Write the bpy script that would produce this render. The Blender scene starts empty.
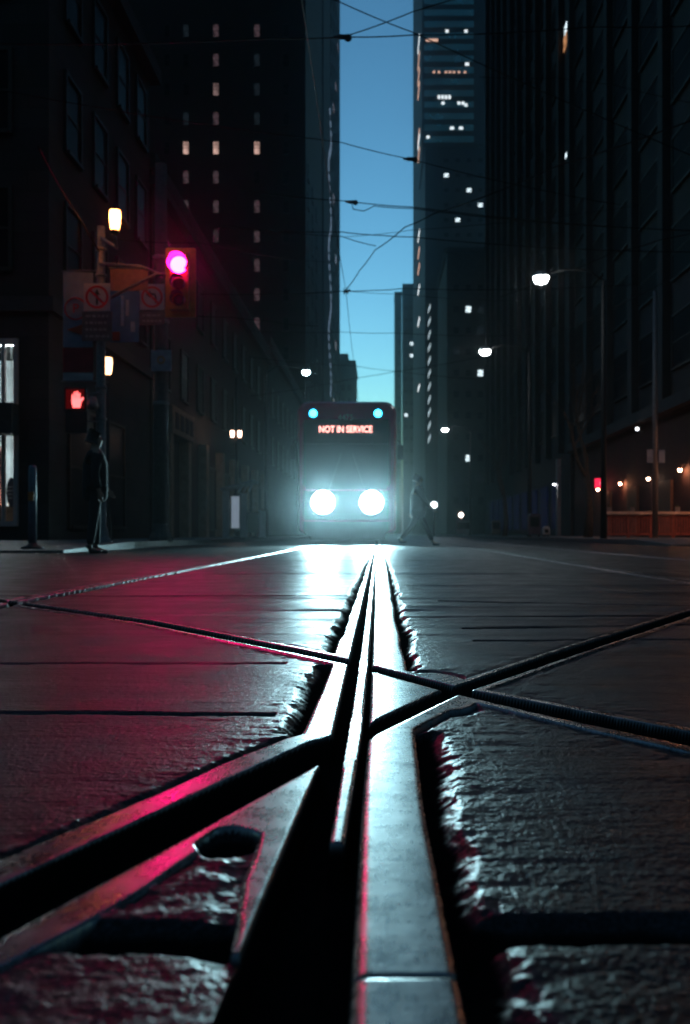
import bpy, bmesh, math, random
import numpy as np
from mathutils import Vector, Matrix

random.seed(7)
R = math.radians
scene = bpy.context.scene
COL = scene.collection

# ------------------------------------------------------------------ camera
CAM_H = 0.28
FPX = 1000.0                     # focal length in pixels of the 1024 px tall frame
cam_data = bpy.data.cameras.new('camera')
cam = bpy.data.objects.new('camera', cam_data)
COL.objects.link(cam)
cam.location = (0, 0, CAM_H)
cam.rotation_euler = (R(90), 0, 0)
cam_data.sensor_fit = 'VERTICAL'
cam_data.sensor_height = 36.0
cam_data.lens = 36.0 * FPX / 1024.0
cam_data.shift_x = -33.0 / 1024.0
cam_data.shift_y = 21.5 / 1024.0
cam_data.clip_start = 0.02
cam_data.clip_end = 6000
cam_data.dof.use_dof = True
cam_data.dof.focus_distance = 2.1
cam_data.dof.aperture_fstop = 6.7
scene.camera = cam

# ------------------------------------------------------------------ dusk sky, faint sun, exposure
SUN_EL, SUN_ROT = R(-4.5), R(0)      # the sun has set ahead of us, beyond the end of the street
world = bpy.data.worlds.new('World')
scene.world = world
world.use_nodes = True
wn, wl = world.node_tree.nodes, world.node_tree.links
wn.clear()
sky = wn.new('ShaderNodeTexSky')
sky.sky_type = 'NISHITA'
sky.sun_disc = False
sky.sun_elevation = SUN_EL
sky.sun_rotation = SUN_ROT
sky.air_density = 1.0
sky.dust_density = 1.0
sky.ozone_density = 1.0
tint = wn.new('ShaderNodeMix'); tint.data_type = 'RGBA'; tint.blend_type = 'MULTIPLY'
tint.inputs['Factor'].default_value = 1.0
tint.inputs['B'].default_value = (0.29, 0.74, 0.92, 1)
bg = wn.new('ShaderNodeBackground'); bg.inputs['Strength'].default_value = 0.15
wo = wn.new('ShaderNodeOutputWorld')
wl.new(sky.outputs['Color'], tint.inputs['A'])
wl.new(tint.outputs['Result'], bg.inputs['Color'])
wl.new(bg.outputs['Background'], wo.inputs['Surface'])

sun_data = bpy.data.lights.new('sun', 'SUN')
sun_data.energy = 0.0005
sun_data.angle = R(0.5)
sun_data.color = (1.0, 0.9, 0.8)
sun = bpy.data.objects.new('sun', sun_data)
sun.rotation_euler = (R(-94.5), 0, 0)
COL.objects.link(sun)

scene.view_settings.view_transform = 'Standard'
scene.view_settings.look = 'None'
scene.view_settings.exposure = 6.1
EK = 2.0 ** -6.1                   # lamp strengths below are written as they show on the picture
scene.view_settings.gamma = 1.0
scene.view_settings.use_curve_mapping = False

scene.render.engine = 'CYCLES'
cy = scene.cycles
cy.use_denoising = True
try:
    cy.denoiser = 'OPENIMAGEDENOISE'
except Exception:
    pass
cy.use_light_tree = True
cy.max_bounces = 6
cy.diffuse_bounces = 2
cy.glossy_bounces = 3
cy.transmission_bounces = 4
cy.volume_bounces = 0
cy.transparent_max_bounces = 6
cy.sample_clamp_indirect = 4.0
cy.caustics_reflective = False
cy.caustics_refractive = False

# ------------------------------------------------------------------ materials
MATS = {}

def nodes_of(name):
    m = bpy.data.materials.new(name)
    m.use_nodes = True
    nt = m.node_tree
    b = nt.nodes['Principled BSDF']
    return m, nt, b

def mat(name, col, rough=0.6, metal=0.0, noise=0.25, scale=8.0, bump=0.0, spec=0.5, coat=0.0):
    """Painted, stone or metal surface: base colour broken up by noise, noise in the gloss, slight bump."""
    if name in MATS:
        return MATS[name]
    m, nt, b = nodes_of(name)
    tc = nt.nodes.new('ShaderNodeTexCoord')
    nz = nt.nodes.new('ShaderNodeTexNoise'); nz.inputs['Scale'].default_value = scale; nz.inputs['Detail'].default_value = 6
    nt.links.new(tc.outputs['Object'], nz.inputs['Vector'])
    rp = nt.nodes.new('ShaderNodeValToRGB')
    rp.color_ramp.elements[0].position = 0.3; rp.color_ramp.elements[1].position = 0.7
    rp.color_ramp.elements[0].color = tuple(c * (1 - noise) for c in col) + (1,)
    rp.color_ramp.elements[1].color = tuple(min(1, c * (1 + noise)) for c in col) + (1,)
    nt.links.new(nz.outputs['Fac'], rp.inputs['Fac'])
    nt.links.new(rp.outputs['Color'], b.inputs['Base Color'])
    mr = nt.nodes.new('ShaderNodeMapRange')
    mr.inputs['To Min'].default_value = max(0.02, rough - 0.1); mr.inputs['To Max'].default_value = min(1, rough + 0.1)
    nt.links.new(nz.outputs['Fac'], mr.inputs['Value'])
    nt.links.new(mr.outputs['Result'], b.inputs['Roughness'])
    b.inputs['Metallic'].default_value = metal
    b.inputs['Specular IOR Level'].default_value = spec
    b.inputs['Coat Weight'].default_value = coat
    if bump:
        bp = nt.nodes.new('ShaderNodeBump'); bp.inputs['Strength'].default_value = bump; bp.inputs['Distance'].default_value = 0.02
        nt.links.new(nz.outputs['Fac'], bp.inputs['Height'])
        nt.links.new(bp.outputs['Normal'], b.inputs['Normal'])
    MATS[name] = m
    return m

def emit(name, col, strength):
    if name in MATS:
        return MATS[name]
    m = bpy.data.materials.new(name)
    m.use_nodes = True
    nt = m.node_tree
    nt.nodes.clear()
    e = nt.nodes.new('ShaderNodeEmission')
    e.inputs['Color'].default_value = tuple(col) + (1,)
    e.inputs['Strength'].default_value = strength * EK
    o = nt.nodes.new('ShaderNodeOutputMaterial')
    nt.links.new(e.outputs[0], o.inputs['Surface'])
    if strength < 6: m.cycles.emission_sampling = 'NONE'
    MATS[name] = m
    return m

def lit_pane(name, col, strength, scale=3.0, rough=.15, spec=.3):
    """A window lit from within: uneven glow of curtains and rooms."""
    if name in MATS:
        return MATS[name]
    m, nt, b = nodes_of(name)
    tc = nt.nodes.new('ShaderNodeTexCoord')
    nz = nt.nodes.new('ShaderNodeTexNoise'); nz.inputs['Scale'].default_value = scale; nz.inputs['Detail'].default_value = 3
    nt.links.new(tc.outputs['Object'], nz.inputs['Vector'])
    mr = nt.nodes.new('ShaderNodeMapRange')
    mr.inputs['From Min'].default_value = 0.35; mr.inputs['From Max'].default_value = 0.65
    mr.inputs['To Min'].default_value = strength * EK * 0.25; mr.inputs['To Max'].default_value = strength * EK * 1.4
    nt.links.new(nz.outputs['Fac'], mr.inputs['Value'])
    b.inputs['Base Color'].default_value = (0.03, 0.035, 0.04, 1)
    b.inputs['Roughness'].default_value = rough; b.inputs['Specular IOR Level'].default_value = spec
    b.inputs['Emission Color'].default_value = tuple(col) + (1,)
    nt.links.new(mr.outputs['Result'], b.inputs['Emission Strength'])
    m.cycles.emission_sampling = 'NONE'
    MATS[name] = m
    return m

def masonry(name, col, mortar, bw=0.9, bh=0.4, rough=0.8):
    if name in MATS:
        return MATS[name]
    m, nt, b = nodes_of(name)
    tc = nt.nodes.new('ShaderNodeTexCoord')
    geo = nt.nodes.new('ShaderNodeNewGeometry')
    sepn = nt.nodes.new('ShaderNodeSeparateXYZ'); nt.links.new(geo.outputs['Normal'], sepn.inputs[0])
    sep = nt.nodes.new('ShaderNodeSeparateXYZ'); nt.links.new(tc.outputs['Object'], sep.inputs[0])
    ab = nt.nodes.new('ShaderNodeMath'); ab.operation = 'ABSOLUTE'; nt.links.new(sepn.outputs['X'], ab.inputs[0])
    gt = nt.nodes.new('ShaderNodeMath'); gt.operation = 'GREATER_THAN'; gt.inputs[1].default_value = 0.5
    nt.links.new(ab.outputs[0], gt.inputs[0])
    mx = nt.nodes.new('ShaderNodeMix'); mx.data_type = 'FLOAT'
    nt.links.new(gt.outputs[0], mx.inputs['Factor']); nt.links.new(sep.outputs['X'], mx.inputs['A']); nt.links.new(sep.outputs['Y'], mx.inputs['B'])
    cmb = nt.nodes.new('ShaderNodeCombineXYZ')
    nt.links.new(mx.outputs['Result'], cmb.inputs['X']); nt.links.new(sep.outputs['Z'], cmb.inputs['Y'])
    br = nt.nodes.new('ShaderNodeTexBrick')
    br.inputs['Scale'].default_value = 1.0
    br.inputs['Brick Width'].default_value = bw; br.inputs['Row Height'].default_value = bh
    br.inputs['Mortar Size'].default_value = 0.012
    br.inputs['Color1'].default_value = tuple(c * 0.8 for c in col) + (1,)
    br.inputs['Color2'].default_value = tuple(c * 1.15 for c in col) + (1,)
    br.inputs['Mortar'].default_value = tuple(mortar) + (1,)
    nt.links.new(cmb.outputs[0], br.inputs['Vector'])
    nz = nt.nodes.new('ShaderNodeTexNoise'); nz.inputs['Scale'].default_value = 0.7; nz.inputs['Detail'].default_value = 5
    nt.links.new(tc.outputs['Object'], nz.inputs['Vector'])
    mm = nt.nodes.new('ShaderNodeMix'); mm.data_type = 'RGBA'; mm.blend_type = 'MULTIPLY'; mm.inputs['Factor'].default_value = 0.6
    nt.links.new(br.outputs['Color'], mm.inputs['A']); nt.links.new(nz.outputs['Color'], mm.inputs['B'])
    nt.links.new(mm.outputs['Result'], b.inputs['Base Color'])
    b.inputs['Roughness'].default_value = rough
    bp = nt.nodes.new('ShaderNodeBump'); bp.inputs['Strength'].default_value = 0.4; bp.inputs['Distance'].default_value = 0.02
    nt.links.new(br.outputs['Fac'], bp.inputs['Height']); bp.invert = True
    nt.links.new(bp.outputs['Normal'], b.inputs['Normal'])
    MATS[name] = m
    return m

STONE = masonry('sooty dark limestone', (0.055, 0.052, 0.052), (0.035, 0.035, 0.035), 1.2, 0.5)
BRICK = masonry('brown brick', (0.07, 0.05, 0.042), (0.05, 0.045, 0.042), 0.24, 0.08)
REDBRICK = masonry('red brick wall', (0.11, 0.042, 0.036), (0.07, 0.055, 0.05), 0.24, 0.08)
CONC = mat('weathered precast concrete', (0.055, 0.055, 0.055), 0.85, noise=0.2, scale=1.5)
DARKSTONE = mat('dark granite', (0.05, 0.05, 0.054), 0.8, noise=0.3, scale=6)
GLASS = mat('dark window glass', (0.012, 0.015, 0.018), 0.38, noise=0.3, scale=0.6, spec=0.10)
TEALGLASS = mat('blue green curtain glass', (0.16, 0.42, 0.5), 0.25, metal=0.9, noise=0.35, scale=0.15, spec=0.7)
FRAME = mat('bronze window frame', (0.05, 0.045, 0.04), 0.5, metal=0.4)
STEEL_POLE = mat('galvanised pole steel', (0.22, 0.22, 0.23), 0.65, metal=0.3, noise=0.25, scale=20)
POLE_DARK = mat('dark painted pole', (0.012, 0.013, 0.014), 0.75, noise=0.3, scale=14)
CONC_POLE = mat('sooty concrete pole', (0.09, 0.085, 0.085), 0.8, noise=0.2, scale=12)
BLACK = mat('black plastic', (0.02, 0.02, 0.022), 0.5, noise=0.2)
YELLOW = mat('faded yellow signal paint', (0.42, 0.24, 0.03), 0.55, noise=0.2, scale=10)
WHITE = mat('dirty white sign sheeting', (0.42, 0.41, 0.45), 0.5, noise=0.08, scale=10)
SIGNRED = mat('red sign ink', (0.5, 0.02, 0.03), 0.5, noise=0.1)
SIGNBLACK = mat('black sign ink', (0.015, 0.015, 0.018), 0.5, noise=0.1)
BANNERBLUE = mat('pale blue banner cloth', (0.22, 0.28, 0.38), 0.8, noise=0.15, scale=5)
BANNERRED = mat('deep red banner cloth', (0.3, 0.03, 0.04), 0.8, noise=0.2, scale=5)
BANNERORANGE = mat('orange red banner print', (0.4, 0.09, 0.04), 0.8, noise=0.2, scale=5)
BANNERCYAN = mat('bright blue banner cloth', (0.06, 0.2, 0.42), 0.8, noise=0.25, scale=4)
WIRE = mat('tarnished overhead wire', (0.015, 0.011, 0.01), 0.7, metal=0.0, noise=0.3, scale=30, spec=0.12)
CABLE = mat('black rubber cable', (0.03, 0.03, 0.032), 0.5, noise=0.2)
PORCELAIN = mat('brown insulator', (0.08, 0.05, 0.05), 0.3, noise=0.2)
BARK = mat('grey brown bark', (0.08, 0.065, 0.05), 0.9, noise=0.4, scale=14, bump=0.5)
LAMPHOUSE = mat('grey lamp housing', (0.18, 0.18, 0.19), 0.5, metal=0.3)

# ------------------------------------------------------------------ object helpers
WLOC = {}

def finish(o, label=None, cat=None, group=None, kind=None):
    if label: o['label'] = label
    if cat: o['category'] = cat
    if group: o['group'] = group
    if kind: o['kind'] = kind
    return o

def thing(name, label, cat, loc, group=None):
    o = bpy.data.objects.new(name, None)
    o.empty_display_size = 0.3
    COL.objects.link(o)
    o.location = loc
    WLOC[o.name] = Vector(loc)
    return finish(o, label, cat, group)

class MB:
    """Collects shapes in world coordinates and links them as one mesh object."""
    def __init__(s):
        s.v, s.f = [], []
    def add(s, vs, fs):
        b = len(s.v)
        s.v += [tuple(p) for p in vs]
        s.f += [tuple(b + i for i in q) for q in fs]
        return s
    def box(s, x0, x1, y0, y1, z0, z1):
        vs = [(x, y, z) for z in (z0, z1) for y in (y0, y1) for x in (x0, x1)]
        return s.add(vs, [(0, 2, 3, 1), (4, 5, 7, 6), (0, 1, 5, 4), (2, 6, 7, 3), (0, 4, 6, 2), (1, 3, 7, 5)])
    def tube(s, pts, r, n=8, caps=True):
        pts = [Vector(p) for p in pts]
        rs = r if isinstance(r, (list, tuple)) else [r] * len(pts)
        rings = []
        u = None
        for i, p in enumerate(pts):
            d = (pts[min(i + 1, len(pts) - 1)] - pts[max(i - 1, 0)]).normalized()
            if u is None:
                ref = Vector((0, 0, 1)) if abs(d.z) < 0.9 else Vector((1, 0, 0))
                u = d.cross(ref).normalized()
            else:
                u = (u - d * u.dot(d)).normalized()
            w = d.cross(u)
            rings.append([p + (u * math.cos(2 * math.pi * k / n) + w * math.sin(2 * math.pi * k / n)) * rs[i] for k in range(n)])
        vs = [q for ring in rings for q in ring]
        fs = []
        for i in range(len(pts) - 1):
            for k in range(n):
                a, b = i * n + k, i * n + (k + 1) % n
                fs.append((a, b, b + n, a + n))
        if caps:
            fs.append(tuple(range(n - 1, -1, -1)))
            fs.append(tuple((len(pts) - 1) * n + k for k in range(n)))
        return s.add(vs, fs)
    def lathe(s, prof, c, n=16, axis='Z'):
        """prof: (radius, offset along the axis)."""
        vs, fs = [], []
        for r, t in prof:
            for k in range(n):
                a = 2 * math.pi * k / n
                p = (r * math.cos(a), r * math.sin(a), t)
                if axis == 'Y':
                    p = (p[0], p[2], p[1])
                vs.append((c[0] + p[0], c[1] + p[1], c[2] + p[2]))
        for i in range(len(prof) - 1):
            for k in range(n):
                a, b = i * n + k, i * n + (k + 1) % n
                fs.append((a, b, b + n, a + n))
        fs.append(tuple(range(n - 1, -1, -1)))
        fs.append(tuple((len(prof) - 1) * n + k for k in range(n)))
        return s.add(vs, fs)
    def prism(s, poly, y0, y1):
        """XZ outline given depth from y0 to y1."""
        n = len(poly)
        vs = [(x, y0, z) for x, z in poly] + [(x, y1, z) for x, z in poly]
        fs = [tuple(range(n)), tuple(range(2 * n - 1, n - 1, -1))]
        fs += [(k, k + n, (k + 1) % n + n, (k + 1) % n) for k in range(n)]
        return s.add(vs, fs)
    def ring(s, c, r0, r1, y0, y1, n=32):
        vs, fs = [], []
        for k in range(n):
            a = 2 * math.pi * k / n
            for r in (r0, r1):
                for y in (y0, y1):
                    vs.append((c[0] + r * math.cos(a), y, c[1] + r * math.sin(a)))
        for k in range(n):
            a, b = 4 * k, 4 * ((k + 1) % n)
            fs += [(a, a + 2, b + 2, b), (a + 1, b + 1, b + 3, a + 3), (a, b, b + 1, a + 1), (a + 2, a + 3, b + 3, b + 2)]
        return s.add(vs, fs)
    def build(s, name, m, parent=None, smooth=False, origin=None):
        off = WLOC[parent.name] if parent is not None else Vector(origin or (0, 0, 0))
        me = bpy.data.meshes.new(name)
        me.from_pydata([(x - off.x, y - off.y, z - off.z) for x, y, z in s.v], [], s.f)
        bm = bmesh.new(); bm.from_mesh(me)
        bmesh.ops.recalc_face_normals(bm, faces=bm.faces)
        bm.to_mesh(me); bm.free()
        me.materials.append(m)
        if smooth:
            for p in me.polygons: p.use_smooth = True
        o = bpy.data.objects.new(name, me)
        COL.objects.link(o)
        if parent is not None:
            o.parent = parent
            WLOC[o.name] = off
        else:
            o.location = off
            WLOC[o.name] = Vector(off)
        return o

def copy_thing(src, loc, label, group=None):
    r = src.copy(); COL.objects.link(r); r.location = loc; WLOC[r.name] = Vector(loc)
    r['label'] = label
    if group: r['group'] = group
    for ch in list(src.children):
        c = ch.copy(); COL.objects.link(c); c.parent = r
        for g in ch.children:
            d = g.copy(); COL.objects.link(d); d.parent = c
    return r

def text(body, name, size, c, m, parent, depth=0.004, bold=0.0, xscale=1.0):
    cu = bpy.data.curves.new(name, 'FONT')
    cu.body = body; cu.size = size; cu.align_x = 'CENTER'; cu.align_y = 'CENTER'
    cu.extrude = depth; cu.offset = bold
    tmp = bpy.data.objects.new(name, cu); COL.objects.link(tmp)
    bpy.context.view_layer.update()
    me = bpy.data.meshes.new_from_object(tmp.evaluated_get(bpy.context.evaluated_depsgraph_get()))
    bpy.data.objects.remove(tmp); bpy.data.curves.remove(cu)
    off = WLOC[parent.name]
    me.transform(Matrix.Translation(Vector(c) - off) @ Matrix.Rotation(R(90), 4, 'X') @ Matrix.Diagonal((xscale, 1, 1, 1)))
    me.materials.clear(); me.materials.append(m)
    o = bpy.data.objects.new(name, me); COL.objects.link(o); o.parent = parent
    WLOC[o.name] = off
    return o

# ------------------------------------------------------------------ ground: noise on integer lattices
def hash2(ix, iy, seed):
    h = (ix.astype(np.int64) * 374761393 + iy.astype(np.int64) * 668265263 + seed * 1442695041) & 0xFFFFFFFF
    h = ((h ^ (h >> 13)) * 1274126177) & 0xFFFFFFFF
    h = (h ^ (h >> 16)) & 0xFFFF
    return h.astype(np.float32) / 32767.5 - 1.0

def noise2(x, y, seed):
    ix, iy = np.floor(x), np.floor(y)
    fx, fy = (x - ix).astype(np.float32), (y - iy).astype(np.float32)
    fx = fx * fx * (3 - 2 * fx); fy = fy * fy * (3 - 2 * fy)
    a, b = hash2(ix, iy, seed), hash2(ix + 1, iy, seed)
    c, d = hash2(ix, iy + 1, seed), hash2(ix + 1, iy + 1, seed)
    return (a * (1 - fx) + b * fx) * (1 - fy) + (c * (1 - fx) + d * fx) * fy

def fbm(x, y, seed, octs=4):
    t, a, n = 0, 1.0, 0
    for k in range(octs):
        t = t + a * noise2(x * 2 ** k, y * 2 ** k, seed + 17 * k); n += a; a *= 0.55
    return t / n

def sstep(a, b, x):
    t = np.clip((x - a) / (b - a), 0, 1)
    return t * t * (3 - 2 * t)

def polydist(X, Y, pts):
    """Signed distance to a polyline and the half width interpolated along it; pts: (x, y, half width)."""
    best = np.full(X.shape, 1e9, np.float32); sgn = np.ones(X.shape, np.float32); hw = np.zeros(X.shape, np.float32)
    for (ax, ay, aw), (bx, by, bw) in zip(pts[:-1], pts[1:]):
        dx, dy = bx - ax, by - ay
        t = np.clip(((X - ax) * dx + (Y - ay) * dy) / (dx * dx + dy * dy), 0, 1)
        ex, ey = X - ax - t * dx, Y - ay - t * dy
        d = np.sqrt(ex * ex + ey * ey)
        m = d < best
        best = np.where(m, d, best)
        sgn = np.where(m, np.sign(dx * ey - dy * ex), sgn)
        hw = np.where(m, aw + t * (bw - aw), hw)
    return best, sgn, hw

CURVE_A = [(-5.6, 9.6, .02), (-3.2, 6.4, .02), (-1.58, 4.18, .02), (-.717, 3.15, .019), (-.185, 2.37, .018), (-.056, 2.17, .016), (-.008, 2.07, .015),
           (.137, 1.79, .018), (.297, 1.55, .031), (.426, 1.366, .034), (.80, .80, .036), (1.2, .2, .036)]
CURVE_B = [(-.46, .30, .038), (-.377, .50, .037), (-.2125, .932, .034), (-.064, 1.33, .028), (-.017, 1.414, .017), (.118, 1.745, .017),
           (.417, 2.30, .021), (1.106, 3.54, .022), (2.3, 5.5, .022), (4.6, 9.0, .022)]

def road_height(X, Y):
    near = sstep(9, 3, Y)
    w1 = fbm(X / .35, Y / .35, 3, 3)
    # --- main running strip and its slots
    xr = .048 + .004 * noise2(Y / .25, Y * 0, 5) * near + .012 * sstep(1.0, 2.2, Y) + .02 * sstep(3, 9, Y)
    xl = -.019 + .004 * sstep(1.0, 1.5, Y)
    dS0 = np.maximum(xl - X, X - xr)
    # thin rail between the grooves, blunt end towards the camera
    tl = np.interp(Y, [.9, 1.4, 2.2, 4.7], [-.045, -.043, -.042, -.043]).astype(np.float32)
    tr = np.interp(Y, [.9, 1.4, 2.2], [-.030, -.022, -.0195]).astype(np.float32)
    dT = np.maximum(np.maximum(tl - X, X - tr), .905 - Y)
    gl = np.interp(Y, [.3, .6, .95, 1.25, 1.4, 6, 40], [-.104, -.092, -.080, -.068, -.062, -.062, -.066]).astype(np.float32)   # left edge of the central groove
    # left steel band
    bl = np.interp(Y, [1.2, 1.45, 2.4, 4.6, 6], [-.11, -.105, -.10, -.094, -.09]).astype(np.float32) - .004 * noise2(Y / .2, Y * 0, 9)
    dS1 = np.maximum(np.maximum(bl - X, X - gl), 1.28 - Y)
    # wedge plate between groove B and the central groove
    band = np.interp(Y, [.655, .74, .87, 1.0], [.006, .018, .026, .036]).astype(np.float32) + .004 * fbm(Y / .09, Y * 0 + 3, 8, 3)
    dW = np.maximum(np.maximum(gl - band - X, X - gl), np.maximum(.665 - Y, Y - 1.36))
    dA, sA, wA = polydist(X, Y, CURVE_A)
    dB, sB, wB = polydist(X, Y, CURVE_B)
    lipA = .034 + .004 * noise2(X / .2, Y / .2, 21)
    lipB = np.where(sB > 0, .046, .040) + .006 * noise2(X / .15, Y / .15, 22)
    lipB = np.where((X > .16), .028, lipB)
    eA, eB = dA - wA - lipA, dB - wB - lipB
    # other rails of the two straight tracks
    others = []
    for rx in (-1.515, 1.77, 3.27):
        others.append((np.abs(X - rx) - .034) + 0 * Y)
    dO = np.minimum.reduce(others)
    dG = np.minimum.reduce([np.abs(X - (-1.515 + .062)) - .022, np.abs(X - (1.77 + .062)) - .022, np.abs(X - (3.27 - .062)) - .022])
    dO = np.where(Y > 3.2, dO, 1.0)
    # plate around the crossing on the right
    dTri = np.where(sB < 0, np.maximum(np.maximum(X - gl, .935 + .022 * fbm(X / .03, Y / .03, 24, 3) - Y), np.maximum(gl - .14 - X, Y - 1.36)), 1.0)
    dP = np.sqrt(((X - .10) / 1.0) ** 2 + ((Y - 1.80) / 2.6) ** 2) - .085
    steel_d = np.minimum.reduce([dS0, dT, dS1, dW, eA, eB, dO, dP, dTri])
    steel = steel_d < 0
    d = np.maximum(steel_d, 0)

    # --- concrete: tined streaks along X, undulation, edge damage
    streak = fbm(X / .05, Y / .0075, 31, 4)
    streak2 = fbm(X / .30, Y / .035, 33, 3)
    und = fbm(X / 2.2, Y / .30, 35, 3)
    lump = fbm(X / .022, Y / .020, 37, 4)
    grain = noise2(X / .0035, Y / .0035, 41)
    h = -.002 + .0007 * streak2 + .0004 * streak * sstep(6, 2, Y) + .0060 * und * sstep(1.2, 4.5, Y) + .0035 * fbm(X / 1.4, Y / .11, 39, 3) * sstep(1.5, 4.0, Y) * sstep(16, 6, Y) + .0003 * grain * sstep(2.5, 1, Y)
    # coarse polished patches towards the rails
    edge = np.exp(-d / .05)
    h = h + edge * .0030 * lump * sstep(8, 3, Y)
    # slabs drop and tilt differently
    # ragged gap beside the castings
    right = (X > 0) & (dS0 <= steel_d + 1e-6)
    gapn = fbm(X * 0 + 1.3, Y / .21 + .6 * noise2(Y / .31, Y * 0, 52), 51, 4)
    g = np.where(right, np.clip(.020 + .018 * gapn - .004 * sstep(1.2, 2.4, Y), .006, .06), np.clip(.006 + .004 * w1, .003, .01))
    left1 = (X < 0) & (dS1 <= steel_d + 1e-6)
    g = np.where(left1, .022 + .012 * gapn, g)
    leftW = (dW <= steel_d + 1e-6) & (Y < 1.2)
    g = np.where(leftW, .012 + .010 * gapn, g)
    g = g * sstep(14, 6, Y) + .006
    wx = X + .03 * fbm(X / .11, Y / .13, 91, 2); wy = Y + .05 * fbm(X / .10 + 7, Y / .17, 92, 2)
    rag = .55 * fbm(wx / .085, wy / .12, 93, 5) + .20 * fbm(wx / .02, wy / .03, 94, 3)
    rag = np.where(right, rag, rag * .45)
    gap = 1 - sstep(.15, 1.7, d / g + rag)
    gdepth = np.where(right | left1, .020, .008)
    lowB = (sB < 0) & (eB <= steel_d + 1e-6) & (X < -.08)
    lipped = (eA <= steel_d + 1e-6) | ((eB <= steel_d + 1e-6) & (X > .16))
    gdepth = np.where(lowB | lipped, .0015, np.where(leftW, .004, gdepth))
    h = h - gdepth * gap * (~steel)
    # joints between slabs
    def joint(y0, slope, hw, depth, mask, wob=.012):
        yy = y0 + slope * X + wob * fbm(X / .12, X * 0 + y0, int(60 + 10 * y0), 3)
        t = np.abs(Y - yy)
        vary = .35 + .65 * sstep(-.5, .4, fbm(X / .35, X * 0 + 3 * y0, 88, 3))
        return -depth * vary * (1 - sstep(hw * .3, hw * 1.9, t + .3 * hw * lump)) * mask
    jl, jr = (X < -.10), (X > .06)
    h = h + np.where(steel, 0, joint(.690, -.05, .018, .028, jl, .010) + joint(.705, .07, .017, .026, jr, .012)
                     + joint(1.56, -.02, .010, .014, X < -.16) + joint(2.17, .0, .010, .012, X < -.2)
                     + joint(2.62, .05, .010, .010, X > .25) + joint(2.95, .16, .012, .012, X > .25) + joint(4.30, -.35, .02, .012, X > .25)
                     + joint(3.35, .05, .014, .010, X > .1) + joint(4.5, .0, .03, .012, (X < -.12)) + joint(7.0, .0, .04, .012, X < 30)
                     + joint(10.5, .0, .05, .014, X < 30) + joint(5.4, .02, .03, .010, jr))
    # --- steel: nearly flat with wear, rounded edges
    hs = .00012 * fbm(X / .06, Y / .06, 71, 3) + .00002 * noise2(X / .006, Y / .012, 73)
    hs = hs - .002 * (1 - sstep(0, .007, -steel_d)) ** 2
    hs = hs - .0055 * (1 - np.clip((X - xl) / .015, 0, 1)) ** 2 * (X >= xl) * (X < .03)
    h = np.where(steel, hs, h)
    # cut joint across the main strip, pit in the plate
    h = h - .010 * (1 - sstep(.0015, .004, np.abs(Y - .633 - .01 * X))) * (dS0 < 0)
    h = h - .004 * (1 - sstep(.001, .005, np.abs(Y - 4.66))) * (np.abs(X + .02) < .09)
    pit = ((X + .137) / .026) ** 2 + ((Y - .912) / .040) ** 2 + .35 * fbm(X / .03, Y / .03, 90, 2)
    h = h - .018 * (1 - sstep(.6, 1.2, pit))
    # --- grooves
    grooved = []
    def carve(h, dist, hw, depth, allow=None):
        ww = np.maximum(.0038, .0036 * Y)
        k = (1 - sstep(-1, 1, (dist - hw) / ww))
        lip = .0020 * np.clip(1 - (dist - hw) / .010, 0, 1) ** 2
        if allow is not None:
            k = k * allow; lip = lip * allow
        hh = h - lip * (dist >= hw - .0035)
        floor = -depth + .003 * fbm(X / .03, Y / .05, 81, 3)
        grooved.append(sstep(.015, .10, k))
        return hh * (1 - k) + np.minimum(floor, hh) * k
    onrail = ((X > -.046) & (X < -.015))
    h = carve(h, dA, wA, .036, (~onrail).astype(np.float32))
    h = carve(h, dB, wB, .036, (~((X > -.046) & (X < -.0155) & (Y < 1.6))).astype(np.float32))
    # central groove left of the strip, minus the thin rail standing in it
    cdist = np.maximum(gl - X, X - xl)
    inrail = np.where(dT < 0, 1.0, 0.0)
    k = 1 - sstep(-.003, .003, cdist)
    k = k * sstep(-.0015, .0025, dT)
    floor = -.040 + .002 * fbm(X / .03, Y / .06, 83, 3) + .003 * sstep(.45, .9, fbm(X / .008, Y / .008, 85, 2))
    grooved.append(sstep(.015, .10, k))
    h = h * (1 - k) + np.minimum(floor, h) * k
    # grooves of the other rails
    kk = (1 - sstep(-.006, .006, dG)) * (Y > 3.2)
    h = h * (1 - kk) - .035 * kk
    h = h - .012 * (1 - sstep(0, .03, np.abs(dO))) * (dO > 0) * (Y > 3.2)
    # crown of the road far off and flattening at the far end
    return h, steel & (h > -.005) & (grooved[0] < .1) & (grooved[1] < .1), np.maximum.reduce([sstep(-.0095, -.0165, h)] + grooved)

# rows and columns: fine where the ground is near, coarser away
ys = [0.22]
while ys[-1] < 120:
    y = ys[-1]
    step = max(.0012, .6 * y * y / 280.0) if y > .5 else .006
    step = min(step, y * .0058)
    ys.append(y + step)
ys = np.array(ys, np.float64)
us = np.concatenate([np.linspace(-1500, -430, 60, endpoint=False), np.arange(-430, 370, 1.05), np.linspace(370, 1500, 60)])
YY, UU = np.meshgrid(ys, us, indexing='ij')
XX = UU * (YY + .02) / 1000.0
HH, SS, DD = road_height(XX, YY)
nr, nc = XX.shape
co = np.empty((nr * nc, 3), np.float32)
co[:, 0] = XX.ravel(); co[:, 1] = YY.ravel(); co[:, 2] = HH.ravel()
idx = np.arange(nr * nc, dtype=np.int32).reshape(nr, nc)
quads = np.stack([idx[:-1, :-1], idx[:-1, 1:], idx[1:, 1:], idx[1:, :-1]], axis=-1).reshape(-1, 4)
me = bpy.data.meshes.new('road')
me.vertices.add(len(co)); me.vertices.foreach_set('co', co.ravel())
me.loops.add(quads.size); me.loops.foreach_set('vertex_index', quads.ravel())
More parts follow.
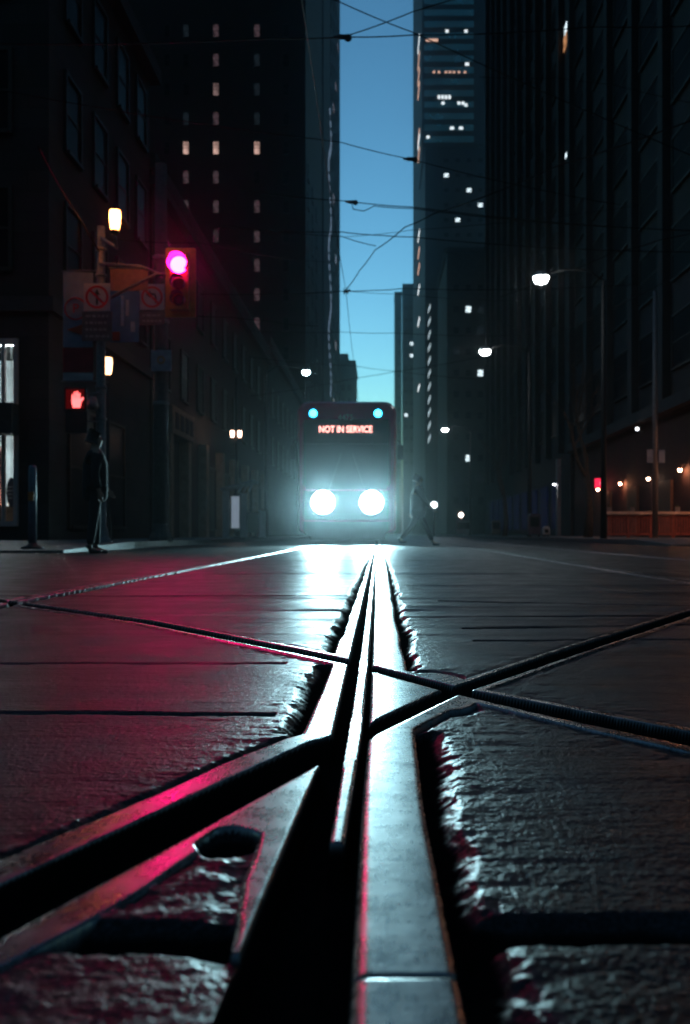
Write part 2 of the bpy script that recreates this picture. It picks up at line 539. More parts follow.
me.polygons.add(len(quads))
me.polygons.foreach_set('loop_start', np.arange(0, quads.size, 4, dtype=np.int32))
me.polygons.foreach_set('loop_total', np.full(len(quads), 4, np.int32))
me.polygons.foreach_set('use_smooth', np.ones(len(quads), bool))
at = me.attributes.new('steel', 'FLOAT', 'POINT')
at.data.foreach_set('value', SS.ravel().astype(np.float32))
at = me.attributes.new('dirt_shade', 'FLOAT', 'POINT')
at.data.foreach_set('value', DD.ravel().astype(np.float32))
me.update(calc_edges=True)
print('road verts', len(co))

def road_material():
    m, nt, b = nodes_of('worn concrete and rail steel')
    N, L = nt.nodes, nt.links
    at = N.new('ShaderNodeAttribute'); at.attribute_name = 'steel'
    geo = N.new('ShaderNodeNewGeometry')
    def nz(scale, detail, stretch=None):
        n = N.new('ShaderNodeTexNoise'); n.inputs['Scale'].default_value = scale; n.inputs['Detail'].default_value = detail
        if stretch:
            mp = N.new('ShaderNodeMapping'); mp.inputs['Scale'].default_value = stretch
            L.new(geo.outputs['Position'], mp.inputs['Vector']); L.new(mp.outputs[0], n.inputs['Vector'])
        else:
            L.new(geo.outputs['Position'], n.inputs['Vector'])
        return n
    def ramp(src, p0, c0, p1, c1):
        r = N.new('ShaderNodeValToRGB')
        r.color_ramp.elements[0].position = p0; r.color_ramp.elements[1].position = p1
        r.color_ramp.elements[0].color = c0; r.color_ramp.elements[1].color = c1
        L.new(src, r.inputs['Fac']); return r
    n1, n2, n3 = nz(5, 8), nz(70, 7, (1, 2.2, 1)), nz(420, 3)
    c1 = ramp(n1.outputs['Fac'], .3, (.018, .0165, .0185, 1), .68, (.058, .053, .058, 1))
    c2 = ramp(n2.outputs['Fac'], .3, (.6, .6, .6, 1), .7, (1.15, 1.15, 1.15, 1))
    mul = N.new('ShaderNodeMix'); mul.data_type = 'RGBA'; mul.blend_type = 'MULTIPLY'; mul.inputs['Factor'].default_value = 1
    L.new(c1.outputs[0], mul.inputs['A']); L.new(c2.outputs[0], mul.inputs['B'])
    n6 = nz(300, 2)
    c3 = ramp(n6.outputs['Fac'], .42, (.55, .55, .55, 1), .62, (1.5, 1.5, 1.5, 1))
    n7 = nz(1.6, 5, (1, .5, 1))
    c4 = ramp(n7.outputs['Fac'], .42, (.55, .53, .55, 1), .56, (1.1, 1.1, 1.1, 1))
    mul2 = N.new('ShaderNodeMix'); mul2.data_type = 'RGBA'; mul2.blend_type = 'MULTIPLY'; mul2.inputs['Factor'].default_value = 1
    L.new(mul.outputs['Result'], mul2.inputs['A']); L.new(c3.outputs[0], mul2.inputs['B'])
    mul3 = N.new('ShaderNodeMix'); mul3.data_type = 'RGBA'; mul3.blend_type = 'MULTIPLY'; mul3.inputs['Factor'].default_value = 1
    L.new(mul2.outputs['Result'], mul3.inputs['A']); L.new(c4.outputs[0], mul3.inputs['B'])
    mul = mul3
    # steel colour with stains
    n4, n5 = nz(22, 7), nz(240, 4, (1, .25, 1))
    s1 = ramp(n4.outputs['Fac'], .3, (.14, .135, .13, 1), .7, (.36, .355, .35, 1))
    mixc = N.new('ShaderNodeMix'); mixc.data_type = 'RGBA'
    L.new(at.outputs['Fac'], mixc.inputs['Factor']); L.new(mul.outputs['Result'], mixc.inputs['A']); L.new(s1.outputs[0], mixc.inputs['B'])
    L.new(mixc.outputs['Result'], b.inputs['Base Color'])
    # gloss
    rc = N.new('ShaderNodeMapRange'); rc.inputs['From Min'].default_value = .3; rc.inputs['From Max'].default_value = .7
    rc.inputs['To Min'].default_value = .30; rc.inputs['To Max'].default_value = .50
    L.new(n1.outputs['Fac'], rc.inputs['Value'])
    rs = N.new('ShaderNodeMapRange'); rs.inputs['From Min'].default_value = .3; rs.inputs['From Max'].default_value = .7
    rs.inputs['To Min'].default_value = .20; rs.inputs['To Max'].default_value = .36
    add = N.new('ShaderNodeMath'); add.operation = 'MULTIPLY_ADD'; add.inputs[1].default_value = .5
    hf = N.new('ShaderNodeMath'); hf.operation = 'MULTIPLY'; hf.inputs[1].default_value = .5
    L.new(n5.outputs['Fac'], add.inputs[0]); L.new(n4.outputs['Fac'], hf.inputs[0]); L.new(hf.outputs[0], add.inputs[2])
    L.new(add.outputs[0], rs.inputs['Value'])
    mixr = N.new('ShaderNodeMix'); mixr.data_type = 'FLOAT'
    L.new(at.outputs['Fac'], mixr.inputs['Factor']); L.new(rc.outputs[0], mixr.inputs['A']); L.new(rs.outputs[0], mixr.inputs['B'])
    dt = N.new('ShaderNodeAttribute'); dt.attribute_name = 'dirt_shade'
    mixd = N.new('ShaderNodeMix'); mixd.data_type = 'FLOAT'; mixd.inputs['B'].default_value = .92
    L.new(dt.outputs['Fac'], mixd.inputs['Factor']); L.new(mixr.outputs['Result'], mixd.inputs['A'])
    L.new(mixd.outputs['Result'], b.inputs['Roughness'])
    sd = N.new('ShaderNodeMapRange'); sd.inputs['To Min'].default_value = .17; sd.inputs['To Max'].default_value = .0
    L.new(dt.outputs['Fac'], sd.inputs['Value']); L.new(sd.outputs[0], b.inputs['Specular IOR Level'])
    mixk = N.new('ShaderNodeMix'); mixk.data_type = 'RGBA'; mixk.inputs['B'].default_value = (.009, .0085, .008, 1)  # grooves and gaps painted near black by depth: dirt plus their shade
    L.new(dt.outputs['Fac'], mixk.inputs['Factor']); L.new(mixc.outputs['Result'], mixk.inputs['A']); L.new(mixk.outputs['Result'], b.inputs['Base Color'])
    mm = N.new('ShaderNodeMath'); mm.operation = 'MULTIPLY'; mm.inputs[1].default_value = .9
    L.new(at.outputs['Fac'], mm.inputs[0]); L.new(mm.outputs[0], b.inputs['Metallic'])
    b.inputs['Specular IOR Level'].default_value = .38
    # fine grain
    bp = N.new('ShaderNodeBump'); bp.inputs['Distance'].default_value = .0028
    inv = N.new('ShaderNodeMapRange'); inv.inputs['To Min'].default_value = .62; inv.inputs['To Max'].default_value = .05
    L.new(at.outputs['Fac'], inv.inputs['Value']); L.new(inv.outputs[0], bp.inputs['Strength'])
    hm = N.new('ShaderNodeMath'); hm.operation = 'MULTIPLY_ADD'; hm.inputs[1].default_value = .5
    L.new(n3.outputs['Fac'], hm.inputs[0]); L.new(n2.outputs['Fac'], hm.inputs[2])
    L.new(hm.outputs[0], bp.inputs['Height']); L.new(bp.outputs['Normal'], b.inputs['Normal'])
    return m

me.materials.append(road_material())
road = bpy.data.objects.new('road', me); COL.objects.link(road); road['kind'] = 'structure'
road['label'] = 'wet looking worn concrete roadway with crossing steel tram rails'

g = MB(); g.add([(-900, -60, -.09), (900, -60, -.09), (900, 2500, -.09), (-900, 2500, -.09)], [(0, 1, 2, 3)])
go = g.build('ground', mat('asphalt', (.05, .05, .052), .75, noise=.25, scale=2)); go['kind'] = 'structure'

# pavements: dropped to the road at the corner, full kerb further on
PAVE = mat('pavement concrete', (.13, .125, .12), .7, noise=.25, scale=3, bump=.3)
def pavement(xin, xout, y0, y1, ramp):
    m = MB()
    zs = [(y0, .03), (y0 + ramp, .12), (y1, .12)]
    sgn = 1 if xout < xin else -1
    for (ya, za), (yb, zb) in zip(zs[:-1], zs[1:]):
        m.add([(xin, ya, za), (xin, yb, zb), (xout, yb, zb), (xout, ya, za)], [(0, 1, 2, 3)])
        m.add([(xin, ya, -.05), (xin, yb, -.05), (xin, yb, zb), (xin, ya, za)], [(0, 1, 2, 3)])
    m.add([(xin, y0, -.05), (xout, y0, -.05), (xout, y0, .03), (xin, y0, .03)], [(0, 1, 2, 3)])
    o = m.build('pavement', PAVE); o['kind'] = 'structure'
    k = MB()
    for (ya, za), (yb, zb) in zip(zs[:-1], zs[1:]):
        x2 = xin + .16 * sgn
        vs = [(xin, ya, -.05), (x2, ya, -.05), (x2, ya, za + .006), (xin, ya, za + .006), (xin, yb, -.05), (x2, yb, -.05), (x2, yb, zb + .006), (xin, yb, zb + .006)]
        k.add(vs, [(0, 1, 2, 3), (4, 7, 6, 5), (0, 4, 5, 1), (1, 5, 6, 2), (2, 6, 7, 3), (3, 7, 4, 0)])
    o = k.build('kerb', mat('kerb granite', (.2, .2, .2), .6, noise=.2, scale=6)); o['kind'] = 'structure'
pavement(-4.75, -40, 14.6, 700, 4.0)
pavement(6.6, 45, 22.0, 700, 3.0)

# ------------------------------------------------------------------ buildings
def px(x, Y):            # metres right of the rail for a bearing at distance Y
    return (x - 378.0) * Y / FPX
def pz(y, Y):
    return CAM_H + (533.5 - y) * Y / FPX

def window_mesh(w, h, face, frame_m, pane_m, lit=None, detail=True):
    """Returns a builder: places a framed window at a point on a wall facing -Y ('front') or +X / -X ('street')."""
    def place(parent, c, pm=None):
        x, y, z = c
        f = MB(); p = MB()
        t = .09
        if face == 'front':
            f.box(x - w/2 - t, x - w/2, y - .08, y - .003, z - h/2 - t, z + h/2 + t); f.box(x + w/2, x + w/2 + t, y - .08, y - .003, z - h/2 - t, z + h/2 + t)
            f.box(x - w/2, x + w/2, y - .08, y - .003, z + h/2, z + h/2 + t); f.box(x - w/2, x + w/2, y - .14, y - .003, z - h/2 - t, z - h/2)
            f.box(x - w/2, x + w/2, y - .06, y - .003, z - .03, z + .03)
            p.box(x - w/2, x + w/2, y - .035, y - .004, z - h/2, z + h/2)
        else:
            s = face
            def bx(a0, a1, z0, z1, dep, m):
                m.box(min(x + s*.003, x + s*dep), max(x + s*.003, x + s*dep), a0, a1, z0, z1)
            bx(y - w/2 - t, y - w/2, z - h/2 - t, z + h/2 + t, .08, f); bx(y + w/2, y + w/2 + t, z - h/2 - t, z + h/2 + t, .08, f)
            bx(y - w/2, y + w/2, z + h/2, z + h/2 + t, .08, f); bx(y - w/2, y + w/2, z - h/2 - t, z - h/2, .14, f)
            bx(y - w/2, y + w/2, z - .03, z + .03, .06, f)
            bx(y - w/2, y + w/2, z - h/2, z + h/2, .035, p)
        fo = f.build('window', frame_m, parent)
        p.build('pane', pm or pane_m, fo)
        return fo
    return place

def grid(parent, place_first, spots, panes=None):
    """First window built, the rest copied with its pane."""
    first = place_first(parent, spots[0], panes[0] if panes else None)
    base = Vector(spots[0])
    for i, s in enumerate(spots[1:], 1):
        w = first.copy(); COL.objects.link(w); w.parent = parent; w.location = Vector(s) - base
        pc = first.children[0].copy(); COL.objects.link(pc); pc.parent = w
        if panes and panes[i] is not None:
            pc.material_slots[0].link = 'OBJECT'; pc.material_slots[0].material = panes[i]
        elif panes:
            pc.material_slots[0].link = 'OBJECT'; pc.material_slots[0].material = GLASS
    return first

def shell(name, label, x0, x1, y0, y1, h, m, cornice=True, z0=0.0):
    t = thing(name, label, 'building', ((x0 + x1) / 2, (y0 + y1) / 2, 0))
    MB().box(x0, x1, y0, y1, z0 - .1, h).build('wall', m, t)
    MB().box(x0 - .18, x1 + .18, y0 - .18, y1 + .18, h + .002, h + .5).build('parapet', CONC if m is not CONC else STONE, t)
    if cornice: MB().box(x0 - .35, x1 + .35, y0 - .35, y1 + .35, h - .65, h - .35).build('cornice', CONC if m is not CONC else STONE, t)
    return t

LIT = {
    'warm': lit_pane('pane lit warm', (1.0, .62, .52), .55, 1.3),
    'pink': lit_pane('pane lit pinkish', (1.0, .65, .62), .16, 1.3),
    'dimpink': lit_pane('pane faintly lit pinkish', (.9, .55, .65), .06),
    'dimmer': lit_pane('pane barely lit', (.8, .6, .7), .03),
    'dimblue': lit_pane('pane faintly lit bluish', (.4, .6, .8), .016),
    'cold': lit_pane('pane lit cold white', (.75, .92, 1.0), 1.6),
    'orange': lit_pane('pane lit orange', (1.0, .45, .2), .5),
}

# --- left corner building with the lit shop
LX = -7.9
t = thing('corner_building', 'dark stone corner building with a lit shop window on the left', 'building', (-18, 30, 0))
w = MB()
SX0, SX1, SZ0, SZ1 = -13.5, -8.62, .45, 4.95          # shop opening in the front wall
w.box(-30, SX0, 24, 34.6, -.1, 17); w.box(SX1, LX, 24, 34.6, -.1, 17)
w.box(SX0, SX1, 24, 34.6, SZ1, 17); w.box(SX0, SX1, 24, 34.6, -.1, SZ0); w.box(SX0, SX1, 27.2, 34.6, SZ0, SZ1)
w.build('wall', STONE, t)
MB().box(-30.3, LX + .35, 23.65, 34.9, 15.9, 16.4).build('cornice', CONC, t)
MB().box(-30.15, LX + .15, 23.85, 34.75, 5.6, 5.95).build('string_course', CONC, t)
sw = MB()
sw.box(SX1 - .1, SX1 - .003, 23.9, 24.1, SZ0 + .003, SZ1 - .003); sw.box(SX0 + .003, SX1 - .1, 23.92, 24.08, SZ1 - .14, SZ1 - .003)
sw.box(SX0 + .003, SX1 - .1, 23.92, 24.08, SZ0 + .003, SZ0 + .12); sw.box(-9.02, -8.95, 23.93, 24.07, SZ0 + .12, SZ1 - .14); sw.box(-10.9, -10.8, 23.93, 24.07, SZ0 + .12, SZ1 - .14)
shopw = sw.build('shop_window', mat('pale painted shop frame', (.5, .42, .42), .5, noise=.1), t)
MB().box(SX0 + .01, SX1 - .11, 23.985, 23.995, SZ0 + .13, SZ1 - .15).build('pane', (lambda: (lambda m: m)(bpy.data.materials.get('clear glass') or None))() or mat('clear glass', (.9, .95, .95), .03, noise=.02), shopw)
gm = MATS['clear glass']; gm.node_tree.nodes['Principled BSDF'].inputs['Transmission Weight'].default_value = 1.0
gm.node_tree.nodes['Principled BSDF'].inputs['IOR'].default_value = 1.05
MB().box(SX0 + .02, SX1 - .02, 27.0, 27.19, SZ0 + .01, SZ1 - .01).build('back_wall', mat('pale shop plaster', (.62, .66, .66), .8, noise=.12, scale=2), t)
cu = MB()
for k in range(14):
    xx = -8.75 - k * .36
    cu.tube([(xx, 26.3, 3.2), (xx, 26.3, 4.8)], .07 + .02 * (k % 3), 8)
cu.build('curtain', mat('pale drapery', (.6, .65, .65), .8, noise=.15), t)
MB().box(SX0 + .1, SX1 - .3, 24.22, 24.5, SZ1 - .07, SZ1 - .01).build('ceiling_light', emit('shop light strip', (.8, .95, 1.0), 75), t)
aw = MB(); aw.box(SX0, SX1 + .05, 23.4, 23.88, 2.62, 3.35); aw.build('sign_band', mat('dark green sign band', (.03, .045, .05), .5), t)
dk = MB(); dk.box(SX0 + .1, SX1 - .2, 24.5, 25.6, SZ0 + .01, .95); dk.build('display_plinth', mat('brown display wood', (.2, .12, .08), .6), t)
win = window_mesh(1.1, 1.9, 'front', FRAME, GLASS)
grid(t, win, [(x, 24, z) for z in (7.6, 10.9, 14.2) for x in (-9.4, -11.6, -13.8, -16)])
win = window_mesh(1.2, 1.9, 1, FRAME, GLASS)
grid(t, win, [(LX, y, z) for z in (7.6, 10.9, 14.2) for y in (25.8, 28.3, 30.8, 33.2)])
sf = window_mesh(2.2, 3.0, 1, FRAME, GLASS)
grid(t, sf, [(LX, 26.6, 2.0), (LX, 29.8, 2.0)])

# things standing in and at the shop window
s = thing('hanging_sign', 'dark oval sign with pale lines hanging in the lit shop window', 'sign', (px(11.5, 24.4), 24.4, 1.25))
ov = MB(); ov.prism([(px(11.5, 24.4) + .12 * math.cos(a), 1.28 + .36 * math.sin(a)) for a in [2 * math.pi * k / 28 for k in range(28)]], 24.38, 24.42)
ov.build('plate', mat('navy sign board', (.03, .04, .07), .5), s)
ln = MB()
for k, wd in enumerate((.07, .09, .08, .06)):
    ln.box(px(11.5, 24.4) - wd, px(11.5, 24.4) + wd, 24.372, 24.379, 1.40 - k * .09, 1.43 - k * .09)
ln.build('lettering', WHITE, s)
MB().tube([(px(11.5, 24.4), 24.4, 1.63), (px(11.5, 24.4), 24.4, 4.9)], .006, 6).build('cord', CABLE, s)
s = thing('table_lamp', 'small glowing lamp on the display plinth in the shop window', 'lamp', (px(12, 24.8), 24.8, .95))
lx = px(12, 24.8)
MB().lathe([(.07, .951), (.07, .97), (.02, .99), (.02, 1.0)], (lx, 24.8, 0), 12).build('base', BLACK, s)
MB().lathe([(.09, .0), (.10, .02), (.07, .14), (.03, .17)], (lx, 24.8, .50 + .5), 12).build('lamp_shade', emit('table lamp glow', (1, .72, .5), 14), s)
s = thing('mannequin', 'pinkish clothed mannequin behind the glass of the lit shop', 'mannequin', (px(-4, 25), 25, .95))
mx_ = px(-4, 25)
MB().lathe([(.16, .953), (.15, 1.0), (.17, 1.3), (.15, 1.7), (.13, 1.95), (.19, 2.3), (.17, 2.42), (.05, 2.47), (.045, 2.52), (.085, 2.58), (.10, 2.68), (.07, 2.77), (.02, 2.79)], (mx_, 25, 0), 16).build('body', mat('pink dress cloth', (.5, .25, .22), .8), s, smooth=True)

# --- lower street wall buildings, left
t = shell('street_building', 'low brown brick building with a lit stone doorway behind the second pole', -26, LX, 34.9, 71.8, 13, BRICK)
grid(t, window_mesh(1.3, 1.9, 1, FRAME, GLASS), [(LX, 37 + 3.6 * k, z) for z in (6.6, 10.2) for k in range(10)])
por = MB()
por.box(LX + .003, LX + .45, 36.0, 36.5, 0, 3.9); por.box(LX + .003, LX + .45, 39.4, 39.9, 0, 3.9); por.box(LX + .003, LX + .55, 35.8, 40.1, 3.9, 4.9)
po = por.build('doorway', mat('warm sandstone', (.34, .27, .2), .8, noise=.2, scale=4), t)
pn = MB()
for k in range(4):
    pn.box(LX + .552, LX + .57, 36.3 + k * .95, 36.95 + k * .95, 4.1, 4.7)
pn.build('panel', DARKSTONE, po)
MB().box(LX + .003, LX + .08, 36.52, 39.38, .02, 3.88).build('door', mat('dark brown door wood', (.06, .04, .03), .5), po)
for k in range(6):
    MB().box(LX + .003, LX + .35, 44 + 4.6 * k, 44.7 + 4.6 * k, .1, 4.2).build('pilaster', MATS['warm sandstone'], t)
sg = window_mesh(2.6, 2.8, 1, FRAME, GLASS)
grid(t, sg, [(LX, 47 + 4.6 * k, 1.9) for k in range(5)])
t = shell('street_building', 'low grey stone building further along the left pavement, before the tall hotel', -26, LX, 72.1, 113.5, 14, STONE)
grid(t, window_mesh(1.4, 1.9, 1, FRAME, GLASS), [(LX, 74.5 + 4 * k, z) for z in (6.4, 10) for k in range(10)])

# --- tall hotel-like tower with a few lit windows
t = shell('brick_tower', 'tall dark brick tower with three columns of small windows, one row lit', -36, -8.4, 116, 150, 84, BRICK)
spots, panes = [], []
for cx, colx in enumerate((167, 186, 216, 257, 286)):
    for r in range(14):
        y = 31 + 29.3 * r
        if y > 430: continue
        X = px(colx, 116)
        p = None
        if cx in (1, 2, 3):
            p = LIT['dimblue']
            if random.random() < .3: p = LIT['dimpink'] if random.random() < .5 else None
            if abs(y - 148.2) < 2: p = LIT['warm']
            elif colx == 216: p = LIT['pink'] if abs(y - 89.6) < 2 else (random.choice((LIT['dimpink'], LIT['dimpink'], LIT['dimblue'], LIT['dimmer'])) if y < 250 else LIT['dimblue'])
            elif colx == 257 and y > 230: p = LIT['dimpink']
        spots.append((X, 116, pz(y, 116))); panes.append(p)
grid(t, window_mesh(.62, 1.45, 'front', FRAME, GLASS), spots, panes)
grid(t, window_mesh(1.6, 1.7, 1, FRAME, GLASS), [(-8.4, y, z) for z in [6 + 3.4 * k for k in range(12)] for y in (120, 128, 136)])
# --- slim tower with the light chain on its corner
t = shell('concrete_tower', 'slim dark tower with a wavy vertical chain of lights beside the sky', -26, -8.3, 152, 218, 118, CONC)
ch = MB(); YS = 166
pts, rs = [], []
for k in range(40):
    z0 = pz(108, YS) - k * 1.2; yo = YS + 4.0 * math.sin(k * .55)
    pts += [(-8.3 + .3, yo, z0), (-8.3 + .3, yo + .05, z0 - .03), (-8.3 + .3, yo + 1.2, z0 - .62), (-8.3 + .3, yo + 1.15, z0 - .66)]; rs += [.015, .10, .10, .015]
ch.tube(pts, rs, 6)
ch.build('light_chain', emit('cold white light chain', (.45, .68, 1), .22), t)
spots = [(-8.3, y, z) for z in [16 + 4.2 * k for k in range(22)] for y in (176, 186, 196, 206)]
panes = [None] * len(spots)
for i in (9, 22, 38, 45, 61, 70, 83): panes[i] = LIT['pink']
grid(t, window_mesh(5.0, 2.2, 1, FRAME, GLASS), spots, panes)
t2 = MB()
# --- far end block on the left
t = shell('distant_block', 'small stepped dark block left of the bright gap above the tram', px(328, 300), px(355, 300), 300, 330, pz(362, 300), CONC)
MB().box(px(328, 300), px(348, 300), 301, 329, pz(362, 300) + .502, pz(353, 300)).build('penthouse', CONC, t)
grid(t, window_mesh(1.1, 1.8, 'front', FRAME, GLASS), [(px(343, 300) + 1.9 * a, 300, 8 + 4 * b) for a in range(2) for b in range(10)])

# --- right side
RX = 12.0
t = thing('office_building', 'huge dark office block filling the right edge with a restaurant below', 'building', (23, 45, 0))
MB().box(RX, 34, 28, 62, 5.2, 66).build('wall', STONE, t)
MB().box(RX + .15, 34, 28.1, 61.9, -.1, 5.198).build('ground_floor', REDBRICK, t)
MB().box(RX - .4, 34.3, 27.7, 62.0, 5.25, 5.75).build('string_course', CONC, t)
MB().box(RX - .6, 34.5, 27.5, 62.1, 65, 66.3).build('cornice', CONC, t)
for k in range(7):
    MB().box(RX - .35, RX - .003, 31.0 + 5.0 * k, 31.7 + 5.0 * k, 5.76, 64.9).build('pier', CONC, t)
grid(t, window_mesh(3.3, 2.1, -1, FRAME, GLASS), [(RX, 33.9 + 5.0 * a, 8.0 + 3.6 * b) for b in range(15) for a in range(6)])
for a in range(4):
    f = MB(); y = 36.6 + 5.4 * a
    f.box(RX + .02, RX + .147, y - .9, y + .9, .12, 2.5)
    f.build('door', mat('brown restaurant door', (.16, .08, .06), .5), t)
t = thing('office_building', 'tall dark ribbed office block behind the nearest street lamp', 'building', (23, 87, 0))
MB().box(RX, 36, 62.4, 112, -.1, 80).build('wall', CONC, t)
MB().box(RX - .5, 36.3, 62.35, 112.3, 79, 80.6).build('cornice', STONE, t)
for k in range(10):
    MB().box(RX - .4, RX - .003, 64.4 + 4.8 * k, 65.2 + 4.8 * k, 5.5, 78.9).build('pier', STONE, t)
spots = [(RX, 67.2 + 4.8 * a, 8 + 3.8 * b) for b in range(18) for a in range(5)]
panes = [None] * len(spots)
grid(t, window_mesh(3.0, 2.2, -1, FRAME, GLASS), spots, panes)
for k in range(9):
    MB().box(RX - .07, RX - .004, 67.2 + 4.8 * k - 1.5, 67.2 + 4.8 * k + 1.5, .6, 3.6).build('shop_window', lit_pane('shop glass faintly blue', (.10, .14, 1.0), .011, rough=.6, spec=.05), t)
# two lit windows high on its front corner
MB().box(RX - .1, RX - .08, 62.9, 64.2, pz(48, 63.5), pz(33, 63.5)).build('lit_window', LIT['orange'], t)
MB().box(RX - .12, RX - .105, 63.0, 63.8, pz(34, 63.5), pz(25, 63.5)).build('lit_window', LIT['cold'], t)
MB().box(RX - .1, RX - .08, 62.7, 63.6, pz(158, 63.4), pz(153.5, 63.4)).build('lit_window', LIT['cold'], t)

t = shell('grey_building', 'mid height grey building between the second and third street lamps', RX, 30, 174, 200, pz(250, 174), CONC)
spots = [(RX + 1.6 + 2.1 * a, 174, 6 + 3.7 * b) for b in range(11) for a in range(3)]
panes = [LIT['dimblue'] if random.random() < .3 else None for _ in spots]
panes[7] = LIT['cold']; panes[20] = LIT['cold']; panes[28] = LIT['cold']
grid(t, window_mesh(.9, 1.1, 'front', FRAME, GLASS), spots, panes)
t = shell('dark_tower', 'dark mid rise tower below the glass tower with a slanting stack of lights', RX, 28.5, 255, 285, pz(146, 255), DARKSTONE)
spots, panes = [], []
for b in range(24):
    for a in range(4):
        spots.append((RX + 5.4 + 2.9 * a, 255, 8 + 3.8 * b)); panes.append(None)
for i in (86, 88, 58, 70, 77, 83): panes[i] = LIT['cold']
grid(t, window_mesh(1.15, 1.0, 'front', FRAME, GLASS), spots, panes)
for k in range(11):
    y0 = 303 + 13 * k
    q = MB(); a, b_ = pz(y0, 254.9), pz(y0 + 11, 254.9); xa, xb = px(428, 254.9), px(430.6, 254.9)
    q.prism([(xa, b_), (xb, b_ + 1.6), (xb, a), (xa, a - 1.6)], 254.88, 254.99)
    q.build('stair_window', emit('cold stair light', (.7, .9, 1.0), .55), t)
# glass tower
t = thing('glass_tower', 'tall blue green glass tower with striped floors and scattered lit windows', 'building', (21, 335, 0))
GX0, GX1, GY = 13.2, 29.2, 300
MB().box(GX0, GX1 + 5, GY, 376, -.1, 215).build('wall', DARKSTONE, t)
MB().box(GX0 - .3, GX1 + 5.3, GY - .3, 376.3, 215.002, 217).build('roof', CONC, t)
for k in range(44):
    z = pz(-30 + 0 * k, 300) - 3.45 * k
    if z < 20: break
    MB().box(GX0 + .6, GX1 - .5, GY - .12, GY - .004, z, z + 1.9).build('ribbon_window', TEALGLASS, t)
def lit_cells(row, xs, m, wpx=4.0, hpx=3):
    for x in xs:
        xc, zc = px(x, 299.8), pz(row, 299.8)
        MB().box(xc - wpx * .15, xc + wpx * .15, GY - .2, GY - .125, zc - hpx * .14, zc + hpx * .14).build('lit_window', m, t)
cold, warm = emit('tower light cold', (.85, .95, 1), 1.2), emit('tower light warm', (1, .6, .45), .8)
lit_cells(31, (447, 466), cold, 3); lit_cells(40, (428, 432, 436), warm, 4); lit_cells(64, (467,), cold, 4)
lit_cells(72, (434, 439, 446, 450, 454, 459, 465), warm, 2.2, 2.4); lit_cells(97, (439, 442.5, 446, 449.5), cold, 2.4, 4); lit_cells(103, (443, 459, 463), cold, 3)
lit_cells(105, (466,), cold, 3); lit_cells(128, (452, 461), cold, 4); lit_cells(137, (428,), cold, 3); lit_cells(154, (432, 435), cold, 3); lit_cells(161, (429, 431.5), cold, 3)
for row in (44, 61, 77, 91, 137, 142, 155, 236, 253, 269, 290, 322, 388):
    Yq = GX0 / ((419 - 378) / FPX)
    z = pz(row, Yq)
    MB().box(GX0 - .2, GX0 - .006, Yq - 6, Yq + 6, z - .45, z + .45).build('side_light', warm if row % 2 else cold, t)
t = shell('distant_tower', 'grey far tower right of the bright gap above the tram', px(403, 420), 20, 420, 440, pz(285, 420), CONC, cornice=False)
grid(t, window_mesh(1.4, 1.4, 'front', FRAME, GLASS), [(px(406, 420) + 2.4 * a, 420, 30 + 5 * b) for b in range(14) for a in range(2)],
     [LIT['cold'] if k in (8, 19, 21) else LIT['dimblue'] for k in range(28)])
t = shell('distant_tower', 'slightly lower edge tower closest to the bright gap', px(395, 440), px(403, 440) - .6, 441, 460, pz(293, 441), CONC, cornice=False)
grid(t, window_mesh(1.2, 1.4, 'front', FRAME, GLASS), [(px(399, 440) + 0 * b, 441, 30 + 5 * b) for b in range(14)], [LIT['dimblue']] * 14)

# ------------------------------------------------------------------ tram
TX, TY = -.82, 26.0
t = thing('tram', 'red topped tram facing us with both headlights blazing and a NOT IN SERVICE sign', 'tram', (TX, TY + 14, 0))
TRED = mat('tram red paint', (.62, .03, .16), .32, noise=.12, scale=3, coat=.4)
TDARK = mat('tram dark glass', (.012, .014, .018), .32, noise=.2, scale=1)
TGREY = mat('tram grey panel', (.03, .031, .033), .5, noise=.15, scale=3)
def loft(sections, name, m, smooth=True, cap0=True, cap1=True):
    """sections: list of rings of equal length."""
    b = MB(); n = len(sections[0])
    vs = [p for s_ in sections for p in s_]
    fs = []
    for i in range(len(sections) - 1):
        for k in range(n):
            fs.append((i * n + k, i * n + (k + 1) % n, (i + 1) * n + (k + 1) % n, (i + 1) * n + k))
    if cap0: fs.append(tuple(range(n)))
    if cap1: fs.append(tuple((len(sections) - 1) * n + k for k in range(n)))
    b.add(vs, fs)
    return b.build(name, m, t, smooth)
def section(y, hw, z0, z1, r, rb=.15):
    pts = []
    for cx, cz, a0, rr in ((hw - r, z1 - r, 0, r), (-hw + r, z1 - r, 90, r), (-hw + rb, z0 + rb, 180, rb), (hw - rb, z0 + rb, 270, rb)):
        for k in range(7):
            a = R(a0 + 15 * k)
            pts.append((TX + cx + rr * math.cos(a), y, cz + rr * math.sin(a)))
    return pts
loft([section(TY + .12, 1.24, .32, 3.68, .30), section(TY + .26, 1.29, .29, 3.74, .30), section(TY + .8, 1.315, .28, 3.76, .28), section(TY + 1.6, 1.32, .28, 3.76, .26), section(TY + 28, 1.32, .28, 3.76, .26)], 'body', TRED, smooth=False)
fr = MB()   # front faces: stacked panels following the nose
fr.prism([(TX + x, z) for x, z in [(-1.13, 2.62), (1.13, 2.62), (1.13, 3.12), (1.10, 3.26), (-1.10, 3.26), (-1.13, 3.12)]], TY + .085, TY + .125)
fr.build('sign_housing', TDARK, t)
ws = MB(); ws.prism([(TX + x, z) for x, z in [(-1.05, 1.42), (1.05, 1.42), (1.13, 1.58), (1.13, 2.615), (-1.13, 2.615), (-1.13, 1.58)]], TY + .07, TY + .124)
wsh = ws.build('windscreen', TDARK, t)
wp = MB()
